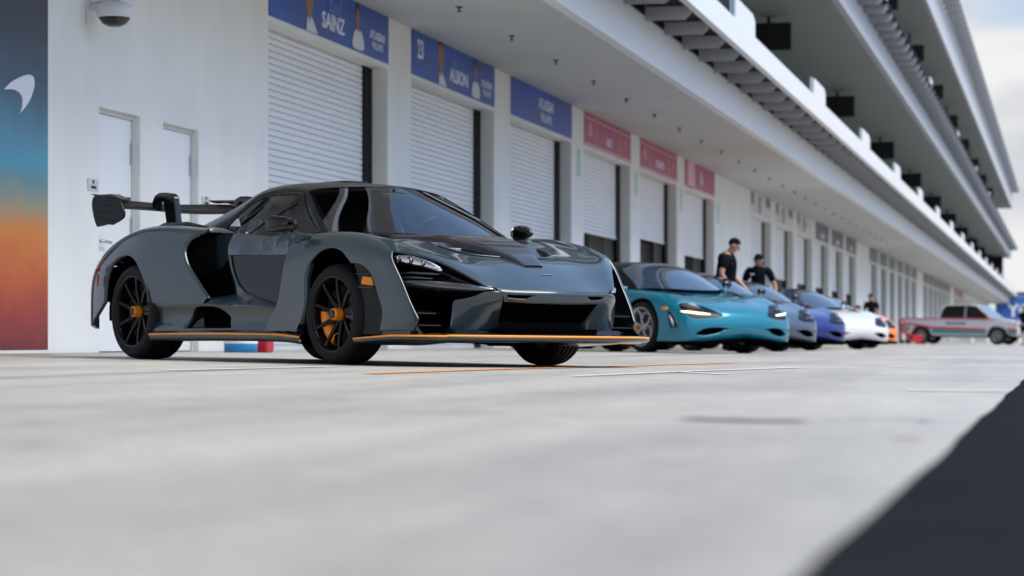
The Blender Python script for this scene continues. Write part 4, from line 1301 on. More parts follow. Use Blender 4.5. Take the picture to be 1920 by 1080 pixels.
# ------------------------------------------------------------------ bonnet spine between the two air outlets
hz_ = [(-.30, .846), (.10, .833), (.30, .815), (.45, .786), (.60, .757), (.75, .712), (.85, .678), (.93, .644)]
P = []
for x, z in hz_:
    q = (x + .30) / 1.23
    w0 = .46 - .20 * min(1, max(0, (x + .30) / .75)) if x < .45 else .26 - .19 * ((x - .45) / .48)
    h_ = .012 + .026 * math.sin(math.pi * min(1, max(0, (x + .1) / 1.03))) ** .7 if x > -.1 else .010
    if x > .9: h_ = .006
    P.append([(x, a * w0, z + b * h_ - c_) for a, b, c_ in ((-1, -.8, .02), (-1, 0, 0), (-.86, .85, 0), (-.5, 1.0, 0), (0, 1.05, 0), (.5, 1.0, 0), (.86, .85, 0), (1, 0, 0), (1, -.8, .02))])
SP = Surf(P)
q = MB(); q.grid(SP.grid(np.linspace(0, 7, 36), np.linspace(0, 8, 33)), True, flip=False)
q.build('bonnet_spine', m_carbon, CAR)
lipc = [(.765, .15), (.74, .235), (.685, .325), (.59, .378), (.44, .402)]
for s in (-1, 1):
    ww = FS.ev(*np.array(top_uv(cr(lipc))).T)
    q = MB(); q.tube([(a, s * b, c_ + .004) for a, b, c_ in ww], .0085, 8, sq=(1.2, .8)); q.build('outlet_lip', m_paint, CAR)
    q = MB(); q.grid([[(.36, s * y, .80), (.52, s * y, .735), (.66, s * y, .675), (.78, s * y, .655)] for y in (.12, .2, .3, .38, .41)], True); q.build('outlet_floor', m_carbon, CAR)
# badge on the bonnet
bz = FS.ev([8.15, 8.15], [10.62, 10.62])[0]
q = MB()
q.box(-.003, .003, -.043, .043, -.002, .003, .001); q.box(-.010, -.006, -.036, .030, -.002, .002); q.box(-.010, .0, -.043, -.036, -.002, .002); q.box(-.010, 0, .030, .040, -.002, .002)
o = q.build('bonnet_badge', m_chrome, CAR); o.location = (1.045, .02, .5885); o.rotation_euler = (0, R(24), 0)

# ------------------------------------------------------------------ glasshouse
def wsp(t, f):
    yb, yt = .735 * f, .552 * f
    b_ = np.array((-.03 - .315 * f * f, yb, .845 + .019 * f * f)); t_ = np.array((-.735 - .165 * f ** 2, yt, 1.211 - .039 * f * f))
    return b_ + (t_ - b_) * t + np.array((-.028, .006, .024)) * 4 * t * (1 - t) * (.22 + .78 * f * f)
WN = [[tuple(wsp(t_, f_)) for f_ in (1, .8, .55, .28, 0)] for t_ in (0, 1 / 3, 2 / 3, 1)]
WS = Surf(WN)
def both(S, u, v):
    G = S.grid(u, v); H = G.copy()[:, ::-1]; H[:, :, 1] *= -1
    return np.concatenate([G, H[:, 1:]], 1)
q = MB(); q.grid(both(WS, np.linspace(0, 3, 25), np.linspace(0, 4, 25)), True)
q.build('windscreen', m_glass, CAR)
fr_ = MB()     # black frit border round the screen
WG = both(WS, np.linspace(0, 3, 31), np.linspace(0, 4, 33))
Nn = np.zeros_like(WG)
fr_ = MB()
E_ = WG.copy(); E_[:, :, 2] -= .006; E_[:, :, 0] -= .004
fr_.grid(E_[28:], True); fr_.grid(E_[:2], True); fr_.grid(E_[:, :3], True); fr_.grid(E_[:, -3:], True)
fr_.build('windscreen_border', m_sblack, CAR)
RN = [[(-.915, .575, 1.148), (-.90, .552, 1.176), (-.835, .42, 1.196), (-.765, .21, 1.209), (-.738, 0, 1.214)],
      [(-1.08, .578, 1.160), (-1.06, .535, 1.198), (-1.02, .42, 1.226), (-.98, .21, 1.243), (-.96, 0, 1.248)],
      [(-1.32, .575, 1.162), (-1.31, .535, 1.203), (-1.30, .42, 1.238), (-1.28, .21, 1.258), (-1.27, 0, 1.263)],
      [(-1.50, .590, 1.124), (-1.52, .552, 1.170), (-1.54, .44, 1.225), (-1.55, .21, 1.252), (-1.55, 0, 1.257)],
      [(-1.63, .635, 1.052), (-1.68, .60, 1.088), (-1.75, .46, 1.175), (-1.80, .22, 1.225), (-1.82, 0, 1.232)],
      [(-1.735, .715, .925), (-1.86, .68, .955), (-2.0, .50, 1.08), (-2.1, .22, 1.16), (-2.15, 0, 1.17)],
      [(-1.80, .77, .87), (-2.05, .74, .90), (-2.4, .52, .97), (-2.6, .24, 1.04), (-2.7, 0, 1.05)]]
RS = Surf(RN)
m_roof = mat('smoked black roof', (0.006, 0.006, 0.007), 0.22, spec=0.35)
q = MB(); q.grid(both(RS, np.linspace(0, 6, 49), np.linspace(0, 4, 25)), True); q.build('roof', m_roof, CAR)
q = MB()
q.tube([(-1.02, 0, 1.247), (-1.04, .12, 1.247), (-1.04, .21, 1.243)], .004, 6); q.tube([(-1.02, 0, 1.247), (-1.04, -.12, 1.247), (-1.04, -.21, 1.243)], .004, 6)
q.box(-1.5, -1.15, -.10, .10, 1.255, 1.272, .006); q.build('roof_hatch', m_roof, CAR)
q = MB(); q.ell((-1.50, 0, 1.262), (.10, .12, .014)); q.build('roof_aerial', m_roof, CAR)
PO = [(-.44, .758, .868), (-.625, .700, .965), (-.79, .640, 1.058), (-.915, .575, 1.148)]
PI_ = [(-.345, .735, .866), (-.553, .678, .989), (-.735, .612, 1.094), (-.90, .552, 1.176)]
for s in (-1, 1):
    P = [[(a[0], s * a[1], a[2]) for a in (i_, ((o_[0] + i_[0]) / 2 + .006, (o_[1] + i_[1]) / 2 + .012, (o_[2] + i_[2]) / 2 + .010), o_)] for i_, o_ in zip(PI_, PO)]
    q = MB(); q.grid(Surf(P).grid(np.linspace(0, 3, 20), np.linspace(0, 2, 9)), True); q.build('windscreen_pillar', m_roof, CAR)
GF = HF([(-.42, .87, .752), (-.70, .865, .770), (-1.0, .862, .775), (-1.3, .88, .778), (-1.55, .90, .760), (-1.735, .918, .715), (-.625, .965, .70), (-.79, 1.058, .64), (-.915, 1.148, .578),
         (-1.08, 1.16, .578), (-1.32, 1.162, .575), (-1.50, 1.124, .59), (-1.63, 1.052, .635), (-1.0, 1.02, .692), (-1.35, 1.03, .683)], axes=(0, 2, 1))
dlo = cr([(-.445, .872), (-.625, .962), (-.79, 1.054), (-.905, 1.135), (-.97, 1.155), (-1.08, 1.158), (-1.32, 1.158), (-1.50, 1.122), (-1.63, 1.050), (-1.735, .925)]) + cr([(-1.72, .912), (-1.55, .896), (-1.3, .877), (-1.0, .858), (-.70, .862), (-.46, .866)])
for s in (-1, 1):
    g_ = panel_obj('side_window', m_side, CAR, [panel(GF, dlo, step=(.05, .05), side=s, thick=.0)])
    def gl(x, z, off=-.012):
        y = GF.ev([x], [z])[0][1] + off
        return (x, s * y, z)
    q = MB()
    q.tube([gl(x, z, .001) for x, z in [(-1.30, .880), (-1.18, .955), (-1.07, 1.0), (-1.0, 1.035), (-.90, 1.085)]], .007, 6, sq=(1, .5)); q.build('window_split', m_sblack, g_)
    q = MB()
    for pts_, r_ in (([(-.445, .872), (-.625, .962), (-.79, 1.054), (-.905, 1.135), (-.97, 1.155), (-1.08, 1.158), (-1.32, 1.158), (-1.50, 1.122), (-1.63, 1.050), (-1.735, .925)], .011), ([(-1.735, .92), (-1.55, .896), (-1.3, .877), (-1.0, .858), (-.70, .862), (-.46, .866)], .006)):
        q.tube([gl(a, b, 0.002) for a, b in cr(pts_)], r_, 8, sq=(1, .7))
    q.build('window_seal', m_gblack, g_)
    q = MB(); q.tube([gl(-1.46, .89, -.03), gl(-1.50, 1.0, -.03), gl(-1.42, 1.14, -.03)], .022, 6); q.build('roll_hoop', m_sblack, CAR)

# ------------------------------------------------------------------ doors
DF = HF([(-.32, .853, .850), (-.35, .78, .913), (-.35, .74, .925), (-.55, .78, .900), (-.55, .72, .915), (-.55, .864, .822), (-.75, .862, .805), (-1.0, .860, .795), (-1.3, .878, .792), (-1.48, .888, .795), (-.75, .80, .868), (-1.0, .80, .850), (-1.3, .80, .842), (-1.48, .80, .838),
         (-.75, .72, .880), (-1.0, .72, .862), (-1.48, .72, .840)], axes=(0, 2, 1), lam=8e-4)
GD = FnS(lambda x, z: .872 + .045 * (x + .69) - .25 * (z - .58) ** 2)
gin = cr([(-1.452, .737), (-1.435, .69), (-1.40, .625), (-1.345, .555), (-1.275, .50), (-1.20, .472), (-1.082, .448), (-.93, .418), (-.78, .392)], 4)
dglass = [(-.66, .735), (-.66, .60), (-.70, .38)] + gin[::-1] + [(-1.452, .745)]
gout = [(-1.480, .737, .838), (-1.466, .69, .838), (-1.434, .625, .838), (-1.385, .555, .840), (-1.345, .470, .852), (-1.255, .392, .930), (-1.09, .384, .937), (-.90, .379, .937), (-.70, .374, .935)]
door_o = cr([(-.330, .852), (-.345, .80), (-.352, .755), (-.42, .752), (-.56, .748)], 4) + cr([(-.60, .735), (-.69, .728), (-1.0, .733), (-1.3, .738), (-1.47, .740)], 4) \
    + cr([(-1.480, .745), (-1.482, .80), (-1.478, .886)], 4) + cr([(-1.45, .888), (-1.3, .879), (-1.0, .860), (-.7, .862), (-.46, .866), (-.36, .858)], 4)
def shelf(s):
    I_ = [(-1.452, .737), (-1.435, .69), (-1.40, .625), (-1.345, .555), (-1.275, .50), (-1.20, .472), (-1.082, .448), (-.93, .418), (-.78, .392)]
    P = []
    for (a, b), o_ in zip(I_, gout):
        y = GD.ev([a], [b])[0][1]
        P.append([(a, s * (y - .012), b), (a, s * (y + .004), b), (a * .6 + o_[0] * .4, s * (y * .55 + o_[1] * .0 + o_[2] * .45), b * .6 + o_[1] * .4), (o_[0], s * o_[2], o_[1]), (o_[0] - .002, s * (o_[2] - .02), o_[1] - .012)])
    G = Surf(P).grid(np.linspace(0, 8, 40), np.linspace(0, 4, 17))
    n_, m_ = G.shape[:2]
    f = [(i * m_ + j, (i + 1) * m_ + j, (i + 1) * m_ + j + 1, i * m_ + j + 1) for i in range(n_ - 1) for j in range(m_ - 1)]
    V = G.reshape(-1, 3)
    du = np.gradient(G, axis=0); dv = np.gradient(G, axis=1); N = np.cross(du, dv).reshape(-1, 3); N /= np.linalg.norm(N, axis=1)[:, None] + 1e-9
    if (N[:, 1] * s).sum() < 0: N = -N; f = [tuple(reversed(q)) for q in f]
    return V, f, N
front_o = side_uv(cr([(-.318, .748), (-.37, .778), (-.46, .781), (-.552, .768)], 3)) + side_uv(cr([(-.560, .755), (-.578, .641), (-.598, .53), (-.628, .42), (-.69, .33), (-.765, .250)], 5)) + side_uv([(-.79, .215), (-.40, .215)]) + side_uv(cr([(-.345, .30), (-.312, .40), (-.318, .52), (-.318, .568), (-.296, .635), (-.285, .66)], 4))
for s in (-1, 1):
    d = panel_obj('door', m_paint, CAR, [panel(DF, door_o, step=(.04, .04), side=s, thick=.02, lip=.004, bstep=.5), shelf(s), panel(FS, front_o, step=(.10, .16), side=s, thick=.045, lip=.005)])
    g_ = panel_obj('lower_door_glass', mat('dark door glass', (0.006, 0.007, 0.010), 0.05, spec=0.3), d, [panel(GD, dglass, step=(.05, .05), side=s, off=-.006, thick=0)])
    q = MB(); q.tube([(-.40, s * .925, .795), (-.47, s * .92, .80)], .004, 6); q.build('mirror_seam', m_sblack, d)
# sills
SF = FnS(lambda x, z: .937 - .052 * np.clip((x + 2.75) / .55, .15, 1) * np.sin(np.pi * np.clip((.405 - z) / .20, 0, 1)) ** 1.3)
sill_o = cr([(-.665, .368), (-1.0, .374), (-1.3, .382), (-1.54, .390), (-1.9, .398), (-2.2, .41), (-2.40, .425)], 4) + [(-2.402, .30), (-2.396, .212), (-1.6, .212), (-.79, .212), (-.74, .27)]
scoop = cr([(-1.955, .225), (-1.935, .27), (-1.875, .33), (-1.80, .368), (-1.70, .381), (-1.52, .378), (-1.43, .355), (-1.365, .315), (-1.31, .26), (-1.295, .228)], 5)
for s in (-1, 1):
    d = panel_obj('side_sill', m_paint, CAR, [panel(SF, sill_o, [scoop], step=(.035, .03), side=s, thick=.02, lip=.005)])
    q = MB(); q.grid([[(-1.98, s * .865, .40), (-1.98, s * .885, .20)], [(-1.75, s * .72, .40), (-1.75, s * .72, .20)], [(-1.28, s * .85, .39), (-1.28, s * .87, .20)]], True)
    q.build('sill_scoop', m_gblack, d)

# ------------------------------------------------------------------ rear quarters
QX = [-1.35, -1.6, -1.9, -2.2, -2.5, -2.8, -3.1, -3.35, -3.5]
CZ_ = [.915, .922, .936, .958, .972, .958, .902, .818, .740]
CY_ = [.80, .795, .785, .78, .775, .765, .745, .72, .70]
SY_ = [.935, .935, .94, .945, .95, .948, .93, .895, .845]
QN = []
for x, cz, cy, sy in zip(QX, CZ_, CY_, SY_):
    z0 = .40 if x > -2.7 else (.34 if x > -3 else .24)
    fr = [0, .18, .38, .57, .73, .86, .95, 1.0]
    ys = [sy - .002, sy, sy, sy - .004, sy - .018, sy - .05, sy - .095, cy]
    r_ = [(x, y, z0 + f * (cz - z0)) for f, y in zip(fr, ys)]
    r_ += [(x, cy - .13, cz - .008), (x, .34, cz - .035), (x, 0, cz - .045)]
    QN.append(r_)
QN.append([(-3.585, y * .90, z) for _, y, z in QN[-1]])
QN[-1] = [(-3.585 if j < 7 else -3.57, y, z - .02) for j, (_, y, z) in enumerate(QN[-1])]
QS = Surf(QN)
def quv(p): return QS.inv(p, XZ, vr=(0, 7.0))
qtop = quv(cr([(-1.875, .905), (-2.042, .906), (-2.25, .912), (-2.565, .901), (-2.83, .872), (-3.068, .815), (-3.25, .745), (-3.42, .655), (-3.5, .60)], 4))
qarch = cr([(-3.135, .42), (-3.13, .50), (-3.104, .598), (-3.031, .696), (-2.891, .752), (-2.744, .758), (-2.622, .712), (-2.515, .611), (-2.445, .505), (-2.418, .425)], 5)
qint = cr([(-1.605, .438), (-1.745, .546), (-1.882, .66), (-1.945, .745), (-1.960, .80), (-1.945, .862), (-1.90, .90)], 5)
quart = qtop + [(9, quv([(-3.5, .60)])[0][1]), (9, 2), (9, .3), (9, .0)] + [(7.5, .0)] + quv(qarch) + [(3.7, 0.05), (2.5, .02), (1.2, .02)] + quv(qint)
deck = [(u + .0, v + .10) for u, v in qtop] + [(9, quv([(-3.5, .60)])[0][1] + .1), (9, 5), (9, 8), (9, 10), (7, 9.999), (4, 9.999), (2.6, 9.999), (2.0, 9.0), (1.75, 8.0), (1.75, 7.0), (1.8, 6.2)]
for s in (-1, 1):
    panel_obj('rear_quarter', m_paint, CAR, [panel(QS, quart, step=(.12, .16), side=s, thick=.025, lip=.006)])
    panel_obj('engine_cover', m_paint, CAR, [panel(QS, deck, step=(.14, .2), side=s, thick=.02, lip=.004)])
    # narrow wall between the quarter's leading edge and the door
    A = [(-1.470, .790, .888), (-1.478, .826, .83), (-1.476, .834, .74), (-1.430, .834, .62), (-1.38, .836, .54), (-1.345, .845, .462)]
    M1 = [(-1.62, .765, .895), (-1.63, .775, .83), (-1.63, .772, .74), (-1.60, .768, .62), (-1.57, .765, .54), (-1.53, .77, .452)]
    B_ = [(-1.84, .72, .90), (-1.86, .715, .83), (-1.86, .71, .74), (-1.83, .705, .62), (-1.80, .70, .54), (-1.76, .70, .44)]
    P = [[(a, s * b, c_) for a, b, c_ in t_] for t_ in zip(A, M1, B_)]
    q = MB(); q.grid(Surf(P).grid(np.linspace(0, 5, 24), np.linspace(0, 2, 16)), True); q.build('intake_wall', m_paint, CAR)
    q = MB(); q.grid([[(-1.84, s * .700, .93), (-1.74, s * .690, .42)], [(-2.08, s * .76, .93), (-2.02, s * .76, .42)], [(-1.99, s * .80, .90), (-1.97, s * .90, .42)]], True); q.build('intake_mesh', m_mesh, CAR)
    q = MB()
    for j in range(15):
        q.tube([(-1.79, s * .705, .45 + .032 * j), (-2.03, s * .765, .45 + .032 * j)], .003, 4)
    for j in range(10):
        q.tube([(-1.77 - .028 * j, s * (.702 + .006 * j), .44), (-1.82 - .024 * j, s * (.710 + .006 * j), .92)], .003, 4)
    q.build('intake_grid', m_sblack, CAR)
    q = MB(); P = [[(-1.255, .932, .392), (-1.345, .848, .466), (-1.38, .80, .468)], [(-1.42, .938, .392), (-1.50, .85, .452), (-1.60, .76, .455)], [(-1.59, .942, .402), (-1.66, .85, .448), (-1.85, .69, .45)]]
    q.grid(Surf([[(a, s * b, c_) for a, b, c_ in r_] for r_ in P]).grid(np.linspace(0, 2, 12), np.linspace(0, 2, 12)), True); q.build('intake_floor', m_paint, CAR)
    q = MB(); P = [[(-1.465, .792, .888), (-1.50, .70, .915), (-1.55, .60, .93)], [(-1.70, .815, .900), (-1.72, .72, .930), (-1.75, .60, .95)], [(-1.89, .84, .908), (-1.95, .74, .938), (-2.0, .60, .96)]]
    q.grid(Surf([[(a, s * b, c_) for a, b, c_ in r_] for r_ in P]).grid(np.linspace(0, 2, 12), np.linspace(0, 2, 12)), True); q.build('intake_top', m_gblack, CAR)
    # rear marker reflector
    P_ = [(-3.155, .700), (-3.185, .66), (-3.20, .60), (-3.205, .53)]
    q = MB(); q.tube([(a, s * .945, b) for a, b in P_], [.006, .012, .012, .006], 8, sq=(1, .6)); q.build('rear_reflector', m_red, CAR)
    # fin on the haunch
    q = MB(); q.tube([(-2.05, s * .64, .945), (-2.4, s * .64, .985), (-2.75, s * .64, .985), (-3.05, s * .64, .93)], [.006, .016, .016, .004], 8, sq=(.6, 1)); q.build('haunch_fin', m_gblack, CAR)
q = MB(); q.box(-3.575, -3.50, -.70, .70, .42, .68, .01); q.build('rear_fascia', m_gblack, CAR)
q = MB(); q.prism([(-3.75, .46), (-3.5, .36), (-3.2, .40), (-3.3, .46)], -.50, .50, 'y'); q.build('diffuser', m_carbon, CAR)
for s in (-1, 1):
    q = MB(); q.tube([(-3.585, s * .40, .70), (-3.59, s * .55, .69), (-3.58, s * .70, .66)], .012, 8); q.build('tail_lamp', m_red, CAR)
# ------------------------------------------------------------------ rear wing
WG_ = empty('wing_root'); bpy.data.objects.remove(WG_)
def foil(x0, x1, z, th, camb, n=14):
    up_, lo_ = [], []
    for i in range(n + 1):
        t = i / n; xx = x0 + (x1 - x0) * t
        tt = th * 2.6 * (math.sqrt(max(t, 0)) * (1 - t)) ; c_ = -camb * math.sin(math.pi * t)
        up_.append((xx, z + c_ + tt)); lo_.append((xx, z + c_ - tt * .6))
    return up_ + lo_[::-1][1:-1]
q = MB(); P = []
for i in range(33):
    y = -.64 + 1.28 * i / 32
    dip = .018 * math.exp(-(y / .32) ** 2)
    f_ = foil(-3.36, -3.78, 1.165 - dip, .020, .022)
    P.append([(a, y, b - .03 + (a + 3.36) * -.19) for a, b in f_ + [f_[0]]])
q.grid(P, True)
m_wing = mat('wing black', (0.005, 0.005, 0.006), 0.45, spec=0.1)
wing = q.build('rear_wing', m_wing, CAR)
q = MB()
for s in (-1, 1): 
    P = []
    for i in range(13):
        y = .40 + .24 * i / 12
        f_ = foil(-3.70, -3.92, 1.225, .010, .010, 8)
        P.append([(a, s * y, b + .012 * i / 12 - (a + 3.70) * .10) for a, b in f_ + [f_[0]]])
    q.grid(P, True)
q.build('wing_flap', m_wing, wing)
epo = [(-3.852, 1.215), (-3.80, 1.236), (-3.62, 1.232), (-3.484, 1.215), (-3.411, 1.184), (-3.345, 1.10), (-3.354, 1.059), (-3.43, 1.03), (-3.535, 1.006), (-3.60, 1.012), (-3.70, 1.003), (-3.775, .998), (-3.815, 1.045), (-3.86, 1.15)]
for s in (-1, 1):
    q = MB(); q.prism(smooth_poly(epo, sharp=(5, 8, 11), per=4), s * .640, s * .658, 'y')
    e_ = q.build('wing_endplate', m_sblack, wing, bevel=.004)
    q = MB()
    for zz in (1.16, 1.105, 1.05): q.tube([(-3.84 + (1.16 - zz) * .3, s * .659, zz + .015), (-3.66, s * .662, zz), (-3.50, s * .660, zz - .012)], .0035, 5)
    q.build('endplate_rib', m_sblack, e_)
    q = MB(); q.prism([(-3.86, 1.245), (-3.60, 1.245), (-3.42, 1.20), (-3.42, 1.19), (-3.86, 1.22)], s * .56, s * .638, 'y'); q.build('endplate_winglet', m_gblack, e_)
pyo = [(-3.02, .95), (-3.03, 1.002), (-3.066, 1.152), (-3.083, 1.216), (-3.125, 1.242), (-3.215, 1.253), (-3.314, 1.255), (-3.38, 1.235), (-3.417, 1.191), (-3.425, 1.120), (-3.353, 1.115), (-3.345, 1.165), (-3.329, 1.193), (-3.297, 1.206), (-3.263, 1.198), (-3.238, 1.157), (-3.193, 1.007), (-3.18, .95)]
for s in (-1, 1):
    q = MB(); q.prism(pyo, s * .353 - .026, s * .353 + .026, 'y'); q.build('wing_pylon', m_gblack, CAR, bevel=.010)

# ------------------------------------------------------------------ mirrors
for s in (-1, 1):
    q = MB(); P = []
    secs = [(-.590, .074, .050), (-.582, .082, .056), (-.55, .084, .057), (-.505, .078, .052), (-.460, .062, .042), (-.430, .040, .028), (-.418, .014, .010)]
    for i, (x, wy, wz) in enumerate(secs):
        ring = []
        for j in range(17):
            an = 2 * math.pi * j / 16
            cx, sx = math.cos(an), math.sin(an)
            k_ = (abs(cx) ** 3.4 + abs(sx) ** 3.4) ** (-1 / 3.4)
            ring.append((x - .035 * cx * k_, s * (.992 + .88 * wy * cx * k_), .920 + .006 * cx * k_ + wz * sx * k_))
        P.append(ring)
    G = Surf(P); 
    q.grid(Surf(P).grid(np.linspace(0, 6, 25), np.linspace(0, 16, 33)), True)
    q.v = q.v
    mo = q.build('door_mirror', m_gblack, CAR)
    q = MB(); q.ell((-.590, s * .992, .920), (.006, .062, .044)); q.build('mirror_glass', m_chrome, mo)
    q = MB(); q.tube([(-.52, s * .985, .880), (-.48, s * .94, .866), (-.43, s * .89, .852), (-.39, s * .85, .842), (-.37, s * .82, .840)], [.020, .026, .028, .034, .04], 10, sq=(1.4, .42)); q.build('mirror_stalk', m_paint, mo)

# ------------------------------------------------------------------ cabin interior
q = MB(); q.grid([[(x, y, z) for y in (-.66, -.4, 0, .4, .66)] for x, z in ((-.20, .80), (-.38, .850), (-.54, .855), (-.60, .80), (-.62, .62))], True)
q.grid([[(x, y, .35) for y in (-.7, .7)] for x in (-.2, -1.9)], True); q.grid([[(-1.5, s_ * y, z) for s_ in (-1, 1)] for y, z in ((.66, .35), (.60, .90), (.46, 1.12))], True)
q.build('dashboard', m_alc, CAR)
for s in (-1, 1):
    q = MB()
    P = []
    for x, z, wv, d_ in [(-.78, .42, .22, .05), (-1.0, .40, .24, .06), (-1.16, .44, .24, .07), (-1.26, .60, .24, .08), (-1.34, .80, .23, .08), (-1.38, .94, .17, .06), (-1.40, 1.05, .13, .04), (-1.40, 1.12, .08, .0)]:
        P.append([(x + (.07 if abs(a) > .8 else 0), s * .34 + a * wv, z + (.03 if abs(a) > .8 and z < .5 else 0)) for a in (-1, -.85, -.4, 0, .4, .85, 1)])
    G = Surf(P); q.grid(G.grid(np.linspace(0, 7, 30), np.linspace(0, 6, 25)), True)
    q.build('seat', m_int, CAR)
q = MB(); Pp = [(-.70 + .05 * math.cos(a), .34 + .165 * math.sin(a), .845 + .165 * math.cos(a)) for a in np.linspace(0, 2 * math.pi, 40)]
q.tube(Pp, .015, 8, cap=False); q.tube([(-.70, .19, .84), (-.69, .34, .83), (-.70, .49, .84)], .016, 6); q.tube([(-.69, .34, .83), (-.56, .34, .80)], .03, 8); q.build('steering_wheel', m_sblack, CAR)
q = MB(); q.box(-.60, -.56, .22, .46, .86, .93, .01); q.build('instrument_panel', m_sblack, CAR)
q = MB(); q.ell((-.66, 0.0, 1.145), (.02, .13, .032)); q.tube([(-.66, 0, 1.16), (-.68, 0, 1.2)], .012, 6); q.build('rear_view_mirror', m_sblack, CAR)
for s in (-1, 1):
    q = MB(); q.tube([(-.02, s * .04, .862), (-.08, s * .30, .868), (-.20, s * .52, .872)], .008, 6, sq=(1, .6)); q.build('wiper', m_sblack, CAR)

for s in (-1, 1):
    wheel(CAR, 'wheel', (0, s * .8125, .327), .327, .245, .2475, s, steer=R(1.5))
    wheel(CAR, 'wheel', (-2.67, s * .795, .345), .345, .310, .260, s, caliper=False)

# ------------------------------------------------------------------ the row of parked cars
def paint(name, c, metal=0.3, rough=0.28):
    return mat(name, c, rough, metal=metal, coat=1.0, spec=0.2)
m_alloy = mat('silver alloy', (0.42, 0.43, 0.45), 0.3, metal=0.7)
SN = [
 row(-3.50, [(.80, .30), (.84, .42), (.86, .56), (.85, .68), (.80, .76), (.72, .80), (.55, .81), (.3, .81), (0, .81)]),
 row(-3.20, [(.93, .20), (.95, .38), (.955, .55), (.95, .68), (.92, .78), (.84, .85), (.66, .87), (.3, .88), (0, .88)]),
 row(-2.67, [(.955, .16), (.965, .35), (.965, .54), (.962, .69), (.94, .80), (.87, .885), (.70, .90), (.4, .92), (0, .93)]),
 row(-2.10, [(.955, .15), (.955, .33), (.95, .52), (.95, .68), (.92, .80), (.85, .88), (.70, .90), (.4, .96), (0, .98)]),
 row(-1.50, [(.955, .14), (.935, .30), (.915, .50), (.92, .67), (.90, .79), (.83, .86), (.72, .875), (.4, .88), (0, .88)]),
 row(-.95, [(.955, .14), (.93, .30), (.905, .50), (.91, .66), (.89, .77), (.83, .835), (.72, .85), (.4, .86), (0, .86)]),
 row(-.45, [(.955, .14), (.94, .31), (.93, .50), (.93, .64), (.905, .74), (.84, .80), (.72, .82), (.4, .83), (0, .83)]),
 row(-.15, [(.955, .15), (.955, .33), (.955, .51), (.95, .64), (.92, .73), (.85, .785), (.70, .80), (.4, .805), (0, .805)]),
 row(.15, [(.955, .15), (.955, .33), (.957, .51), (.95, .63), (.92, .71), (.85, .765), (.69, .775), (.38, .765), (0, .77)]),
 row(.40, [(.955, .15), (.958, .33), (.955, .50), (.945, .60), (.905, .675), (.83, .722), (.67, .733), (.36, .722), (0, .728)]),
 [(.74, .905, .15), (.745, .92, .31), (.74, .91, .45), (.72, .88, .54), (.70, .83, .60), (.67, .75, .640), (.62, .60, .660), (.56, .30, .683), (.52, 0, .70)],
 [(.86, .75, .15), (.895, .75, .29), (.89, .74, .41), (.87, .71, .49), (.84, .66, .545), (.79, .59, .59), (.72, .46, .628), (.64, .25, .660), (.58, 0, .683)],
 [(.95, .42, .18), (.985, .42, .29), (.985, .41, .39), (.965, .39, .47), (.93, .37, .525), (.87, .33, .570), (.78, .26, .613), (.67, .14, .655), (.63, 0, .668)],
 [(.97, 0, .21), (1.01, 0, .30), (1.012, 0, .39), (.99, 0, .47), (.95, 0, .525), (.89, 0, .568), (.80, 0, .608), (.71, 0, .640), (.66, 0, .658)],
]
S2 = Surf(SN)
def s2(p): return S2.inv(p, XZ, vr=(0, 4.9))
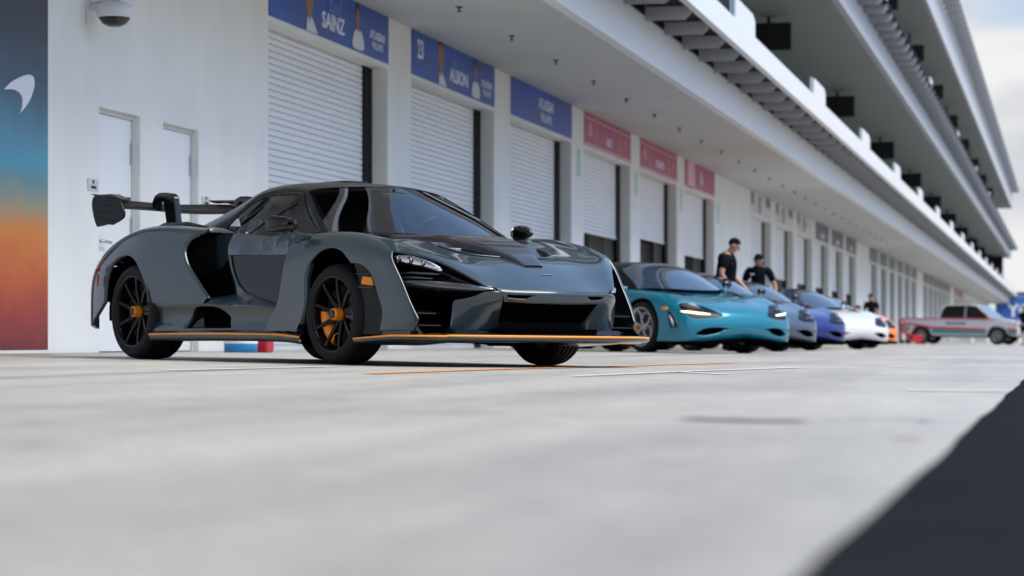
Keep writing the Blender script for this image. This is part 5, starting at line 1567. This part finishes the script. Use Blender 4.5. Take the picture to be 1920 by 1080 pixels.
def build_coupe(pm, roofm, hoodm=None):
    t = empty('sports_car')
    def archp(x0, z0, r, n=18, a0=-.42, a1=math.pi + .42):
        return [(x0 + r * math.cos(a), z0 + r * math.sin(a)) for a in np.linspace(a0, a1, n)]
    fa = s2(archp(0, .33, .385)); ra = s2(archp(-2.67, .34, .395))
    # outline: whole flank and bonnet; arches reach the lower edge
    bot = 0.0
    out = [(13, 0.02), (12, .02), (11, .02), (10.3, .02)] + [(fa[0][0], .02)] + fa + [(fa[-1][0], .02), (ra[0][0], .02)] + ra + [(ra[-1][0], .02), (0.02, .02), (0, 3), (0, 8), (3, 8), (4.0, 7.9), (4.0, 6.3), (7, 6.15), (7.6, 7.0), (7.9, 8), (13, 8), (13, 4)]
    eye = [(9.72, 4.25), (9.86, 4.9), (10.2, 5.45), (10.62, 5.6), (11.3, 5.1), (11.75, 4.4), (12.02, 3.4), (11.85, 2.75), (11.2, 2.32), (10.69, 2.25), (10.19, 2.75), (9.89, 3.45)]
    cut = [(10.95, .62), (11.1, .95), (11.45, 1.32), (11.95, 1.42), (12.35, 1.15), (12.1, .95), (11.9, .62), (11.4, .42)]
    fl = [(9.35, 2.5), (9.55, 2.45), (9.80, 1.6), (9.96, 1.1), (9.65, .95), (9.50, 1.1)]
    din = [(3.15, 4.3), (3.6, 4.75), (4.4, 4.6), (3.9, 3.2), (3.3, 2.6)]
    sm = lambda p, k=5: [tuple(q) for q in smooth_poly(p, per=k)]
    for s in (-1, 1):
        panel_obj('body_side', pm, t, [panel(S2, out, [sm(eye), sm(cut), sm(fl), sm(din)], step=(.16, .22), side=s, thick=.03, lip=.006)])
        h = panel_obj('headlight', mat('headlight surround', (0.004, 0.004, 0.005), 0.25, spec=0.2), t, [panel(S2, sm(eye), step=(.12, .2), side=s, off=-.02, thick=0)])
        p0 = S2.ev([10.02, 10.4, 10.8, 11.15, 11.5], [2.85, 3.05, 3.22, 3.27, 3.3])
        q = MB(); q.tube([(a, s * b, c_) for a, b, c_ in p0], [.007, .011, .012, .011, .006], 8, sq=(.6, 1)); q.build('running_light', mat('lit running light', (1, .9, .7), .3, emit=((1.0, .85, .55), 1.3)), h)
        p0 = S2.ev([9.9, 10.2, 10.6, 10.95], [4.2, 4.45, 4.55, 4.55])
        q = MB(); q.tube([(a, s * b, c_) for a, b, c_ in p0], [.02, .035, .03, .01], 10, sq=(.5, 1)); q.build('lamp_reflector', m_lamp, h)
        panel_obj('corner_intake', m_void, t, [panel(S2, sm(cut), step=(.12, .2), side=s, off=-.05, thick=0)])
        f_ = panel_obj('fender_vent', m_gblack, t, [panel(S2, sm(fl), step=(.12, .2), side=s, off=-.015, thick=0)])
        p0 = S2.ev([9.5, 9.65, 9.72], [2.0, 1.5, 1.15]); q = MB(); q.tube([(a, s * b, c_) for a, b, c_ in p0], [.006, .014, .008], 8); q.build('vent_blade', m_alloy, f_)
        panel_obj('door_intake', m_void, t, [panel(S2, sm(din), step=(.12, .2), side=s, off=-.05, thick=0)])
        p0 = S2.ev([9.26], [2.75])[0]
        q = MB(); q.box(p0[0] - .05, p0[0] + .04, s * (p0[1] - .01), s * (p0[1] + .012), p0[2] - .018, p0[2] + .018, .004); q.build('side_marker', m_amber, t)
    q = MB(); q.prism([(-3.45, .18), (.55, .14), (.60, .50), (-.3, .60), (-3.3, .70)], -.60, .60, 'y'); q.prism([(-2.25, .14), (-.42, .14), (-.42, .66), (-2.25, .72)], -.87, .87, 'y'); q.prism([(.42, .14), (.80, .14), (.72, .48), (.42, .50)], -.70, .70, 'y')
    q.build('underbody', m_void, t)
    # splitter
    sp_ = smooth_poly([(.60, .93), (.80, .90), (.92, .78), (1.00, .55), (1.04, .25), (1.05, 0)], closed=False, per=5)
    fu = [(x, y, .135 + .05 * max(0, 1 - (abs(y) / .55)) ** .5) for x, y in sp_] + [(a, -b, .135 + .05 * max(0, 1 - (abs(b) / .55)) ** .5) for a, b in sp_[::-1][1:]]
    edge_strip('splitter', fu, m_void, [(.30, .03), (.03, .022), (.0, .012), (.002, -.018), (.04, -.035), (.40, -.035)], t)
    # glasshouse
    W = [[(-.34, .715, .825), (-.20, .59, .832), (-.02, .41, .828), (.08, .2, .818), (.11, 0, .815)],
         [(-.60, .645, .965), (-.45, .53, .975), (-.30, .38, .975), (-.20, .19, .970), (-.17, 0, .968)],
         [(-.85, .575, 1.075), (-.72, .47, 1.09), (-.58, .33, 1.098), (-.50, .17, 1.100), (-.47, 0, 1.10)],
         [(-1.05, .52, 1.135), (-.97, .42, 1.155), (-.87, .30, 1.168), (-.81, .15, 1.174), (-.79, 0, 1.176)]]
    q = MB(); q.grid(both(Surf(W), np.linspace(0, 3, 15), np.linspace(0, 4, 17)), True); q.build('windscreen', mat('sky tinted windscreen', (0.03, 0.05, 0.08), 0.03, spec=1.0, coat=1.0), t)  # blue in the base colour stands in for reflected sky
    C_ = [[(-.36, .745, .80), (-.50, .728, .860), (-.60, .670, .945), (-.60, .645, .967), (-.60, .640, .967)],
          [(-.36, .745, .80), (-.70, .735, .90), (-.82, .640, 1.04), (-.85, .578, 1.077), (-.85, .570, 1.07)],
          [(-.60, .76, .82), (-.85, .72, .94), (-1.0, .61, 1.09), (-1.05, .525, 1.138), (-1.04, .515, 1.13)]]
    Rf = [[(-.36, .74, .80), (-.345, .72, .826), (-.34, .712, .826), (-.34, .71, .826), (-.34, .70, .826)],
          [(-.62, .765, .83), (-.61, .715, .90), (-.60, .650, .966), (-.60, .64, .966), (-.60, .63, .966)],
          [(-.88, .77, .84), (-.87, .70, .96), (-.85, .58, 1.077), (-.85, .57, 1.077), (-.84, .56, 1.076)],
          [(-1.10, .77, .85), (-1.08, .67, 1.02), (-1.05, .525, 1.138), (-.90, .30, 1.170), (-.80, 0, 1.180)],
          [(-1.45, .76, .86), (-1.42, .66, 1.03), (-1.38, .52, 1.150), (-1.34, .28, 1.190), (-1.32, 0, 1.196)],
          [(-1.85, .76, .87), (-1.82, .66, .98), (-1.78, .52, 1.10), (-1.76, .26, 1.165), (-1.75, 0, 1.175)],
          [(-2.25, .78, .87), (-2.25, .68, .93), (-2.25, .52, 1.01), (-2.28, .26, 1.08), (-2.3, 0, 1.09)],
          [(-2.9, .80, .86), (-2.9, .70, .88), (-2.9, .52, .90), (-2.95, .26, .93), (-3.0, 0, .93)]]
    q = MB(); q.grid(both(Surf(Rf), np.linspace(0, 7, 43), np.linspace(0, 4, 17)), True); q.build('roof', roofm, t)
    for s in (-1, 1):
        q = MB()
        q.grid([[(-.60, s * .768, .845), (-.72, s * .712, .945)], [(-.95, s * .775, .856), (-1.02, s * .690, 1.02)], [(-1.35, s * .768, .866), (-1.35, s * .670, 1.045)], [(-1.72, s * .765, .878), (-1.66, s * .690, .99)]], True)
        q.build('side_window', m_gblack, t)
        q = MB(); q.ell((-.52, s * .965, .915), (.05, .085, .055), 14, 8); m_ = q.build('door_mirror', m_gblack, t)
        q = MB(); q.tube([(-.51, s * .94, .90), (-.46, s * .88, .84), (-.44, s * .83, .82)], [.02, .018, .03], 8); q.build('mirror_stalk', pm, m_)
        q = MB(); q.tube([(-.05, s * .55, .815), (.22, s * .50, .768), (.42, s * .46, .735)], [.01, .03, .008], 8, sq=(1.4, .35)); q.build('bonnet_vent', m_gblack, t)
        q = MB(); q.box(-3.52, -3.49, s * .30, s * .78, .60, .74, .01); q.build('tail_lamp', m_red, t)
    q = MB(); q.grid([[(.12, y * .8, .803) for y in (-.5, 0, .5)], [(.42, y, .742) for y in (-.46, 0, .46)]], True)
    wheel_specs = [((0, .83, .33), .33, .245, .2475), ((-2.67, .80, .343), .343, .305, .26)]
    for s in (-1, 1):
        for (c, r, wd, rr) in wheel_specs:
            wheel(t, 'wheel', (c[0], s * c[1], c[2]), r, wd, rr, s, style='loop', nut=False, rim_m=m_alloy)
    return t
p_teal = paint('teal metallic paint', (0.001, 0.165, 0.25))
proto = build_coupe(p_teal, m_roof)
YAW2 = math.atan2(HM[1][0], HM[0][0]) 
def cam2w(Xc, Z):
    c, s = math.cos(PHI), math.sin(PHI)
    return (Xc * c - Z * s, Xc * s + Z * c)
def place(t, Xc, Z, yaw, label, m=None, roof=None):
    x, y = cam2w(Xc, Z)
    t.matrix_world = ground_frame(x, y, yaw)
    tag(t, label, 'sports car', 'sports cars parked in a row')
    def rec(o):
        for c in o.children:
            if c.type == 'MESH':
                for sl in c.material_slots:
                    if m is not None and sl.material is p_teal: sl.link = 'OBJECT'; sl.material = m
                    if m is not None and sl.material.name == 'lit running light': sl.link = 'OBJECT'; sl.material = m_lamp
                    if roof is not None and sl.material is m_roof: sl.link = 'OBJECT'; sl.material = roof
            rec(c)
    rec(t)
# nose corner (x=.95,y=.65) measured for each car
def by_nose(px, Z, dyaw=0.0):
    yaw = YAW2 + dyaw
    X = (px - 960) * Z / 5000
    nx, ny = cam2w(X, Z)
    fx, fy = math.cos(yaw), math.sin(yaw)
    # nose point in car space: (.93, .70)
    ox, oy = nx - (.93 * fx - .70 * fy), ny - (.93 * fy + .70 * fx)
    c, s = math.cos(PHI), math.sin(PHI)
    return (ox * c + oy * s, -ox * s + oy * c, yaw)
cars = [(proto, 1471, 34.4, 'teal blue sports car right behind the grey car, running light lit', None, None)]
specs = [(1524, 39.6, 'slate blue sports car parked between the teal and the deep blue cars', paint('slate blue paint', (0.06, 0.085, 0.13)), None),
         (1579, 45.0, 'deep blue sports car parked between the slate blue and the white cars', paint('deep blue paint', (0.006, 0.016, 0.17)), paint('deep blue paint roof', (0.006, 0.016, 0.14))),
         (1661, 52.0, 'white sports car parked between the deep blue and the orange cars', paint('pearl white paint', (0.60, 0.60, 0.62), metal=0.0), m_roof),
         (1678, 58.5, 'orange sports car, the farthest of the row, mostly hidden behind the white one', paint('orange paint', (0.85, 0.22, 0.015), metal=0.1), m_roof)]
for (px, Z, lb, m, rf) in specs:
    cars.append((copy_tree(proto), px, Z, lb, m, rf))
for (t, px, Z, lb, m, rf) in cars:
    Xc, Zc, yaw = by_nose(px, Z)
    place(t, Xc, Zc, yaw, lb, m, rf)

# ================================================================== PEOPLE
m_skn = mat('skin', (0.42, 0.24, 0.17), 0.55)
m_shirt = mat('black polo cloth', (0.006, 0.007, 0.011), 0.9, spec=0.08)
m_pants = mat('dark trousers', (0.01, 0.011, 0.015), 0.9, spec=0.08)
m_hair = mat('dark hair', (0.006, 0.0045, 0.004), 0.8, spec=0.1, bump=(60, 1.0, 0.02))
m_shoe = mat('dark shoes', (0.01, 0.01, 0.01), 0.6)
def skinned(name, pts, edges, m, parent, root=0, sub=2):
    """pts = [(co, rx, ry)]"""
    me = bpy.data.meshes.new(name)
    me.from_pydata([p[0] for p in pts], edges, [])
    o = bpy.data.objects.new(name, me); me.materials.append(m); link(o, parent)
    sk = o.modifiers.new('skin', 'SKIN'); sk.use_smooth_shade = True
    if not me.skin_vertices: 
        bm = bmesh.new(); bm.from_mesh(me); bm.verts.layers.skin.verify(); bm.to_mesh(me); bm.free()
    for i, p in enumerate(pts):
        me.skin_vertices[0].data[i].radius = (p[1], p[2])
    me.skin_vertices[0].data[root].use_root = True
    sb = o.modifiers.new('sub', 'SUBSURF'); sb.levels = sub; sb.render_levels = sub
    return o
def person(x, y, yaw, label, h=1.80, lean=0.0, nod=0.3, arms=None, legs=None, shorts=False, logo=False):
    """figure facing its +X; arms = [(elbow),(hand)] offsets for each side"""
    t = empty('person', (x, y, gz(x)), yaw)
    tag(t, label, 'person')
    k = h / 1.80
    def V(a): return (a[0] * k, a[1] * k, a[2] * k)
    def ln(z): return lean * max(0, z - .95)          # forward lean from the hips
    P = []; E = []
    def add(c, rx, ry=None): P.append((V(c), rx * k, (ry or rx) * k)); return len(P) - 1
    pel = add((0, 0, .96), .125, .155)
    wst = add((ln(1.10), 0, 1.10), .105, .145)
    chs = add((ln(1.30), 0, 1.30), .115, .165)
    shl = add((ln(1.43), 0, 1.43), .085, .12)
    nck = add((ln(1.49) + .01 + nod * .01, 0, 1.505), .060, .058)
    hd0 = add((ln(1.56) + .03 + nod * .035, 0, 1.575 - nod * .02), .068, .066)
    hd1 = add((ln(1.64) + .035 + nod * .055, 0, 1.655 - nod * .035), .094, .080)
    hd2 = add((ln(1.70) + .025 + nod * .075, 0, 1.715 - nod * .045), .082, .072)
    E += [(pel, wst), (wst, chs), (chs, shl), (shl, nck), (nck, hd0), (hd0, hd1), (hd1, hd2)]
    arms = arms or {1: ((.02, .27, 1.13), (.16, .24, .90)), -1: ((.02, -.27, 1.13), (.16, -.24, .90))}
    legs = legs or {1: ((.02, .11, .50), (0, .12, .09)), -1: ((.02, -.11, .50), (0, -.12, .09))}
    for s in (1, -1):
        sh = add((ln(1.42), s * .185, 1.415), .062); E.append((shl, sh))
        e_ = arms[s][0]; w_ = arms[s][1]
        el = add(e_, .043); wr = add(w_, .028, .032); E += [(sh, el), (el, wr)]
        d = Vector(w_) - Vector(e_); d.normalize()
        side = Vector((0, 0, 1)).cross(d); side = side.normalized() if side.length > .1 else Vector((1, 0, 0))
        up_ = d.cross(side).normalized()
        pc = Vector(w_) + d * .06; pm_ = add(tuple(pc), .020, .036); E.append((wr, pm_))
        for i, (off, ln_) in enumerate(((-.033, .062), (-.011, .075), (.011, .080), (.033, .072))):
            b = pc + side * off + d * .035; f1 = b + d * ln_ * .5 + up_ * -.006; f2 = f1 + d * ln_ * .45 + up_ * -.018
            a = add(tuple(b), .010); b_ = add(tuple(f1), .009); c_ = add(tuple(f2), .007); E += [(pm_, a), (a, b_), (b_, c_)]
        th = pc + side * (.045 * -s) * 1.0; a = add(tuple(th), .012); b_ = add(tuple(th + d * .04 + side * (.015 * -s)), .009); E += [(pm_, a), (a, b_)]
        hp_ = add((0, s * .10, .88), .092, .095); kn = add(legs[s][0], .060); an = add(legs[s][1], .040); E += [(pel, hp_), (hp_, kn), (kn, an)]
        toe = add((legs[s][1][0] + .15, legs[s][1][1] + .02 * s, .035), .032, .045); E.append((an, toe))
    body = skinned('body', P, E, m_skn, t)
    # polo shirt: hips to neck with short sleeves
    P = []; E = []
    a0 = add((0, 0, .93), .142, .178); a1 = add((ln(1.10), 0, 1.10), .124, .165); a2 = add((ln(1.30), 0, 1.30), .132, .182); a3 = add((ln(1.43), 0, 1.44), .120, .175); a5 = add((ln(1.47), 0, 1.475), .098, .125); a4 = add((ln(1.50) + .006, 0, 1.508), .076, .080)
    E += [(a0, a1), (a1, a2), (a2, a3), (a3, a5), (a5, a4)]
    for s in (1, -1):
        sm_ = add((ln(1.43), s * .115, 1.44), .095); sh = add((ln(1.42), s * .19, 1.415), .086); E.append((sm_, sh))
        e_ = Vector(arms[s][0]); q = Vector((ln(1.42), s * .19, 1.412)).lerp(e_, .72); sl = add(tuple(q), .064); E += [(a3, sm_), (sh, sl)]
    shirt = skinned('polo_shirt', P, E, m_shirt, body)
    if logo:
        q = MB(); q.box(.0, .004, -.14, -.05, 0, .022); lo = q.build('chest_logo', m_lt, body); lo.location = (ln(1.33) + .140, 0, 1.335); 
    q = MB(); q.lathe([(0, .062), (.03, .060), (.035, .066), (.0, .075), (-.012, .078)], 20, 'z', (ln(1.5) + .006, 0, 1.495 * k)); q.build('collar', m_shirt, shirt)
    P = []; E = []
    b0 = add((0, 0, .97), .138, .168)
    for s in (1, -1):
        hp_ = add((0, s * .10, .86), .104, .108); E.append((b0, hp_))
        kk = Vector(legs[s][0]); aa = Vector(legs[s][1])
        if shorts: kn = add(tuple(Vector((0, s * .10, .86)).lerp(kk, .88)), .088); E.append((hp_, kn))
        else: kn = add(tuple(kk), .078); an = add(tuple(aa + Vector((0, 0, .02))), .062); E += [(hp_, kn), (kn, an)]
    skinned('shorts' if shorts else 'trousers', P, E, m_pants, body)
    for s in (1, -1):
        P = []; E = []
        a = legs[s][1]; i = add((a[0] - .03, a[1], .055), .048, .045); j = add((a[0] + .07, a[1], .045), .040, .046); l_ = add((a[0] + .17, a[1] + .01 * s, .036), .030, .042); E = [(i, j), (j, l_)]
        skinned('shoe', P, E, m_shoe, body)
    # hair cap, face
    hc = Vector((ln(1.68) + .032 + nod * .065, 0, 1.688 - nod * .04)) * 1.0
    q = MB(); P = []
    for i in range(25):
        an = 2 * math.pi * i / 24; r_ = []
        for j in range(11):
            ph = j / 10 * math.pi * (.35 + .42 * (1 - math.cos(an)) / 2)
            r_.append((math.sin(ph) * math.cos(an) * .098, math.sin(ph) * math.sin(an) * .083, math.cos(ph) * .088))
        P.append(r_)
    q.grid(P, True); hr = q.build('hair', m_hair, body); hr.location = V(hc + Vector((-.008, 0, -.004))); hr.rotation_euler = (0, nod * .6, 0); hr.scale = (k, k, k)
    q = MB(); q.ell((.090, 0, -.03), (.020, .013, .024), 10, 8); no_ = q.build('nose', m_skn, body)
    q = MB()
    for s in (-1, 1): q.ell((.080, s * .031, -.002), (.010, .014, .008), 10, 6)
    ey = q.build('eyes', mat('eye', (.05, .04, .04), .3), body)
    q = MB(); q.ell((.079, 0, -.070), (.010, .026, .007), 10, 6); mo = q.build('mouth', mat('lips', (.30, .10, .09), .5), body)
    q = MB()
    for s in (-1, 1): q.ell((.0, s * .080, -.02), (.022, .010, .032), 10, 8)
    ea = q.build('ears', m_skn, body)
    for o in (no_, ey, mo, ea): o.location = V(hc + Vector((-.008, 0, -.018))); o.rotation_euler = (0, nod * .6, 0); o.scale = (k, k, k)
    return t
def pl(Xc, Z): return cam2w(Xc, Z)
x, y = pl(3.27, 41.0)
person(x, y, PHI + R(-12), 'man in a black polo seen side on, head bowed, behind the teal car', 1.80, lean=.10, nod=.9,
       arms={1: ((.10, .26, 1.16), (.28, .20, .98)), -1: ((-.02, -.28, 1.17), (.14, -.24, .96))})
x, y = pl(4.44, 48.0)
person(x, y, PHI + R(-97), 'man in a black polo with a small chest logo, looking down between parked cars', 1.78, lean=.12, nod=1.0, logo=True,
       arms={1: ((.04, .30, 1.14), (.12, .30, .90)), -1: ((.06, -.28, 1.14), (.24, -.20, .95))})
x, y = pl(11.6, 86.0)
person(x, y, PHI + R(-120), 'distant person in a black shirt beyond the orange car', 1.72, lean=.05, nod=.5)
x, y = pl(22.65, 118.0)
person(x, y, PHI + R(-140), 'person in black shirt and shorts walking at the right edge beside the pickup', 1.78, nod=.1, shorts=True,
       legs={1: ((.16, .11, .52), (.20, .11, .10)), -1: ((-.04, -.11, .50), (-.24, -.11, .14))}, arms={1: ((-.10, .28, 1.15), (-.06, .28, .90)), -1: ((.10, -.28, 1.15), (.26, -.26, .95))})

# ================================================================== PICKUP TRUCK
m_tw = mat('white truck paint', (0.55, 0.55, 0.57), 0.25, coat=0.8)
m_tr = mat('crimson stripe', (0.50, 0.008, 0.05), 0.35)
m_tt = mat('teal stripe', (0.01, 0.25, 0.24), 0.35)
x, y = cam2w(21.7, 128.0)
TM = ground_frame(x, y, PHI + R(-27))
T = empty('pickup_truck', mw=TM)
tag(T, 'white pickup truck with crimson and teal side stripes parked far down the lane', 'pickup truck')
# side profile x (front = +), z
def side_prof(x): return 0
prof = [(-2.85, .62), (-2.85, 1.18), (-1.05, 1.20), (-1.02, 1.24), (-.86, 1.80), (-.65, 1.90), (.25, 1.92), (.55, 1.86), (1.22, 1.30), (1.80, 1.24), (2.55, 1.14), (2.86, 1.05), (2.92, .86), (2.92, .48), (2.62, .42),
        (2.42, .50)] + [(1.92 + .50 * math.cos(a), .42 + .50 * math.sin(a)) for a in np.linspace(.2, math.pi - .2, 10)] + [(1.40, .42), (-1.30, .42)] + [(-1.83 + .50 * math.cos(a), .42 + .50 * math.sin(a)) for a in np.linspace(.2, math.pi - .2, 10)] + [(-2.36, .52)]
q = MB()
q.prism(prof[:4] + [(-1.02, 1.24), (1.78, 1.24)] + prof[9:], -1.0, 1.0, 'y')
q.build('body', m_tw, T, bevel=.03)
q = MB(); P = []
for (x_, z_), w_ in zip([(-.98, 1.24), (-.88, 1.78), (-.66, 1.895), (.60, 1.92), (.92, 1.86), (1.72, 1.25)], [.96, .80, .76, .76, .76, .93]):
    P.append([(x_, -w_, z_), (x_, w_, z_)])
q.add([p for r_ in P for p in r_], [(0, 1, 3, 2), (2, 3, 5, 4), (4, 5, 7, 6), (6, 7, 9, 8), (8, 9, 11, 10)] + [(0, 2, 4, 6, 8, 10), (1, 11, 9, 7, 5, 3)])
cb = q.build('cab', m_tw, T, bevel=.03)
for s in (-1, 1):
    def cw_(x_, z_): 
        f = (z_ - 1.24) / .62
        return (x_, s * (.963 - .19 * f), z_)
    q = MB(); q.add([cw_(-.90, 1.26), cw_(-.80, 1.78), cw_(-.60, 1.86), (.30, s * .792, 1.872), cw_(.30, 1.26)], [(0, 1, 2, 3, 4)]); q.add([cw_(.36, 1.26), (.36, s * .792, 1.872), cw_(.84, 1.83), cw_(1.50, 1.26)], [(0, 1, 2, 3)])
    q.build('side_window', m_gblack, cb)
    q = MB(); q.box(-2.84, 1.75, s * .995, s * 1.008, 1.185, 1.245); q.prism([(-2.85, .80), (-2.4, .92), (-1.3, .74), (.6, .66), (1.38, .66), (1.38, .76), (-1.3, .84), (-2.4, 1.02), (-2.85, .96)], s * .997, s * 1.010, 'y')
    q.prism([(2.40, .68), (2.88, .60), (2.90, .74), (2.42, .80)], s * .997, s * 1.010, 'y'); q.build('crimson_stripe', m_tr, T)
    q = MB(); q.prism([(-2.85, .64), (-2.40, .62), (-2.38, .86), (-2.85, .795)], s * .996, s * 1.009, 'y'); q.prism([(-1.28, .52), (1.38, .50), (1.38, .655), (.6, .655), (-1.28, .735)], s * .996, s * 1.009, 'y'); q.prism([(2.44, .50), (2.80, .48), (2.86, .60), (2.44, .67)], s * .996, s * 1.009, 'y')
    q.build('teal_stripe', m_tt, T)
    q = MB(); q.box(-.62, .42, s * 1.001, s * 1.006, .955, 1.045); q.build('door_lettering', mat('blurred grey lettering', (.10, .10, .12), .6, noise=(22, .9, 2, (1, 1, .3))), T)
    q = MB(); q.box(1.30, 1.40, s * 1.0, s * 1.18, 1.26, 1.48, .02); q.build('door_mirror', m_sblack, T)
    for wx in (1.92, -1.83):
        w_ = wheel(T, 'wheel', (wx, s * .86, .42), .42, .28, .25, s, style='loop', nut=False, rim_m=m_alloy, caliper=False)
    q = MB(); q.box(2.84, 2.935, s * .55, s * .97, .90, 1.04, .02); q.build('headlight', m_chrome, T)
    q = MB(); q.box(-2.865, -2.82, s * .80, s * .98, .80, 1.12, .01); q.build('tail_lamp', m_red, T)
q = MB(); q.add([(1.70, -.90, 1.27), (1.70, .90, 1.27), (.96, .73, 1.84), (.96, -.73, 1.84)], [(0, 1, 2, 3)])
o = q.build('windscreen', MATS['sky tinted windscreen'], cb); o.location = (.012, 0, .012)
q = MB(); q.box(2.90, 2.935, -.52, .52, .62, 1.02, .01); q.build('grille', m_sblack, T)
q = MB(); q.box(2.80, 2.98, -.98, .98, .42, .60, .03); q.build('front_bumper', m_chrome, T)
q = MB(); q.box(-2.7, 2.6, -.75, .75, .34, .52); q.build('underbody', m_void, T)
# red trolley jack by the truck's tail and white crates seen underneath it
x, y = cam2w(18.6, 124.0)
t = empty('jack_stand', mw=ground_frame(x, y, PHI + .3)); tag(t, 'red tubular trolley standing behind the pickup truck', 'trolley')
m_rj = mat('red machine paint', (0.40, 0.012, 0.02), 0.4)
q = MB(); q.tube([(-.4, -.3, .12), (-.4, .3, .12), (.5, .3, .12), (.5, -.3, .12), (-.4, -.3, .12)], .05, 8); q.tube([(-.4, -.3, .1), (-.5, -.28, 1.1), (-.5, .28, 1.1), (-.4, .3, .1)], .04, 8); q.tube([(-.5, 0, .6), (.3, 0, .2)], .07, 8); q.box(-.1, .45, -.25, .25, .14, .42, .03); q.build('frame', m_rj, t)
for a in (-.35, .45):
    for s in (-1, 1):
        q = MB(); q.lathe([(s * .33, 0), (s * .33, .11), (s * .39, .11), (s * .39, 0)], 16, 'y', (a, 0, .11)); q.build('wheel', m_sblack, t)
for i, (xc, z, lb) in enumerate([(21.5, 134.0, 'white crate on the ground seen under the pickup, the left one'), (22.3, 134.5, 'white crate on the ground seen under the pickup, the right one')]):
    x, y = cam2w(xc, z)
    t = empty('crate', mw=ground_frame(x, y, PHI)); tag(t, lb, 'crate', 'white crates under the pickup')
    MB().box(-.3, .3, -.2, .2, 0, .26, .01).build('box', m_tw, t)
    MB().box(-.32, .32, -.22, .22, .262, .30, .01).build('lid', mat('crate lid', (.6, .62, .62), .5), t)

# ================================================================== FAR END OF THE LANE
x, y = cam2w(60.0, 300.0)
B = empty('billboard', (x, y, gz(14)), PHI)
tag(B, 'large blue billboard with white lettering beyond the end of the building', 'billboard')
m_bb = mat('billboard blue', (0.03, 0.12, 0.42), 0.5)
q = MB(); q.box(-5.5, 16, 0, .6, 2.4, 5.5, .02); q.build('sign_panel', m_bb, B)
v, f = text_mesh('YOU', 2.0, .02, bold=.04)
q = MB(); q.add([(a, -.03 - c_, b) for a, b, c_ in v], f); l_ = q.build('lettering', mat('white billboard letters', (.8, .8, .82), .5), B); l_.location = (-2.1, 0, 3.75)
q = MB()
for a in (-4.6, 3, 9, 15): q.box(a, a + .3, .62, .9, 0, 5.2)
q.box(-5.7, 16.2, .1, .5, 5.55, 5.9); q.build('truss', m_sblack, B)
# far trees
m_leaf = mat('far foliage', (0.035, 0.055, 0.04), 0.9, noise=(.3, .4, 5, (1, 1, 1)))
tr_ = random.Random(11)
for i in range(3):
    Xc = 74.5 + i * 4.2; Z = 420 + i * 9
    x, y = cam2w(Xc, Z)
    t = empty('tree', (x, y, gz(14)), tr_.uniform(0, 6))
    tag(t, 'far off dark green tree beyond the billboard, %s from the left' % ORD[i], 'tree', 'far trees beyond the lane')
    if i == 0:
        q = MB(); q.tube([(0, 0, 0), (.1, 0, 2.4), (.3, .1, 4.4)], [.32, .24, .10], 8); q.tube([(.05, 0, 2.0), (-1.0, .4, 3.6)], [.15, .06], 6); q.tube([(.1, 0, 2.2), (1.1, -.5, 3.9)], [.15, .06], 6); tk = q.build('trunk', mat('bark', (.08, .06, .045), .9), t).data
        q = MB()
        for j in range(1500):
            a = tr_.uniform(0, 6.283); u = tr_.uniform(-1, 1); r_ = tr_.uniform(.35, 1) ** .5
            cc = [(0, 0, 4.3, 2.0), (-1.3, .6, 3.9, 1.4), (1.5, -.6, 4.2, 1.5), (.3, 1.1, 5.0, 1.3), (-.4, -1.2, 4.6, 1.3)][j % 5]
            c_ = Vector((cc[0] + cc[3] * r_ * math.cos(a) * math.sqrt(1 - u * u), cc[1] + cc[3] * r_ * math.sin(a) * math.sqrt(1 - u * u), cc[2] + cc[3] * .72 * r_ * u))
            n = Vector((tr_.gauss(0, 1), tr_.gauss(0, 1), tr_.gauss(0, 1))).normalized(); b_ = n.orthogonal().normalized() * .22; d_ = n.cross(b_)
            q.add([c_ - b_ - d_, c_ + b_ - d_ * .4, c_ + b_ * .3 + d_], [(0, 1, 2)])
        cd = q.build('crown', m_leaf, t).data
    else:
        link(bpy.data.objects.new('trunk', tk), t); link(bpy.data.objects.new('crown', cd), t)
    t.scale = (1, 1, tr_.uniform(.85, 1.15))
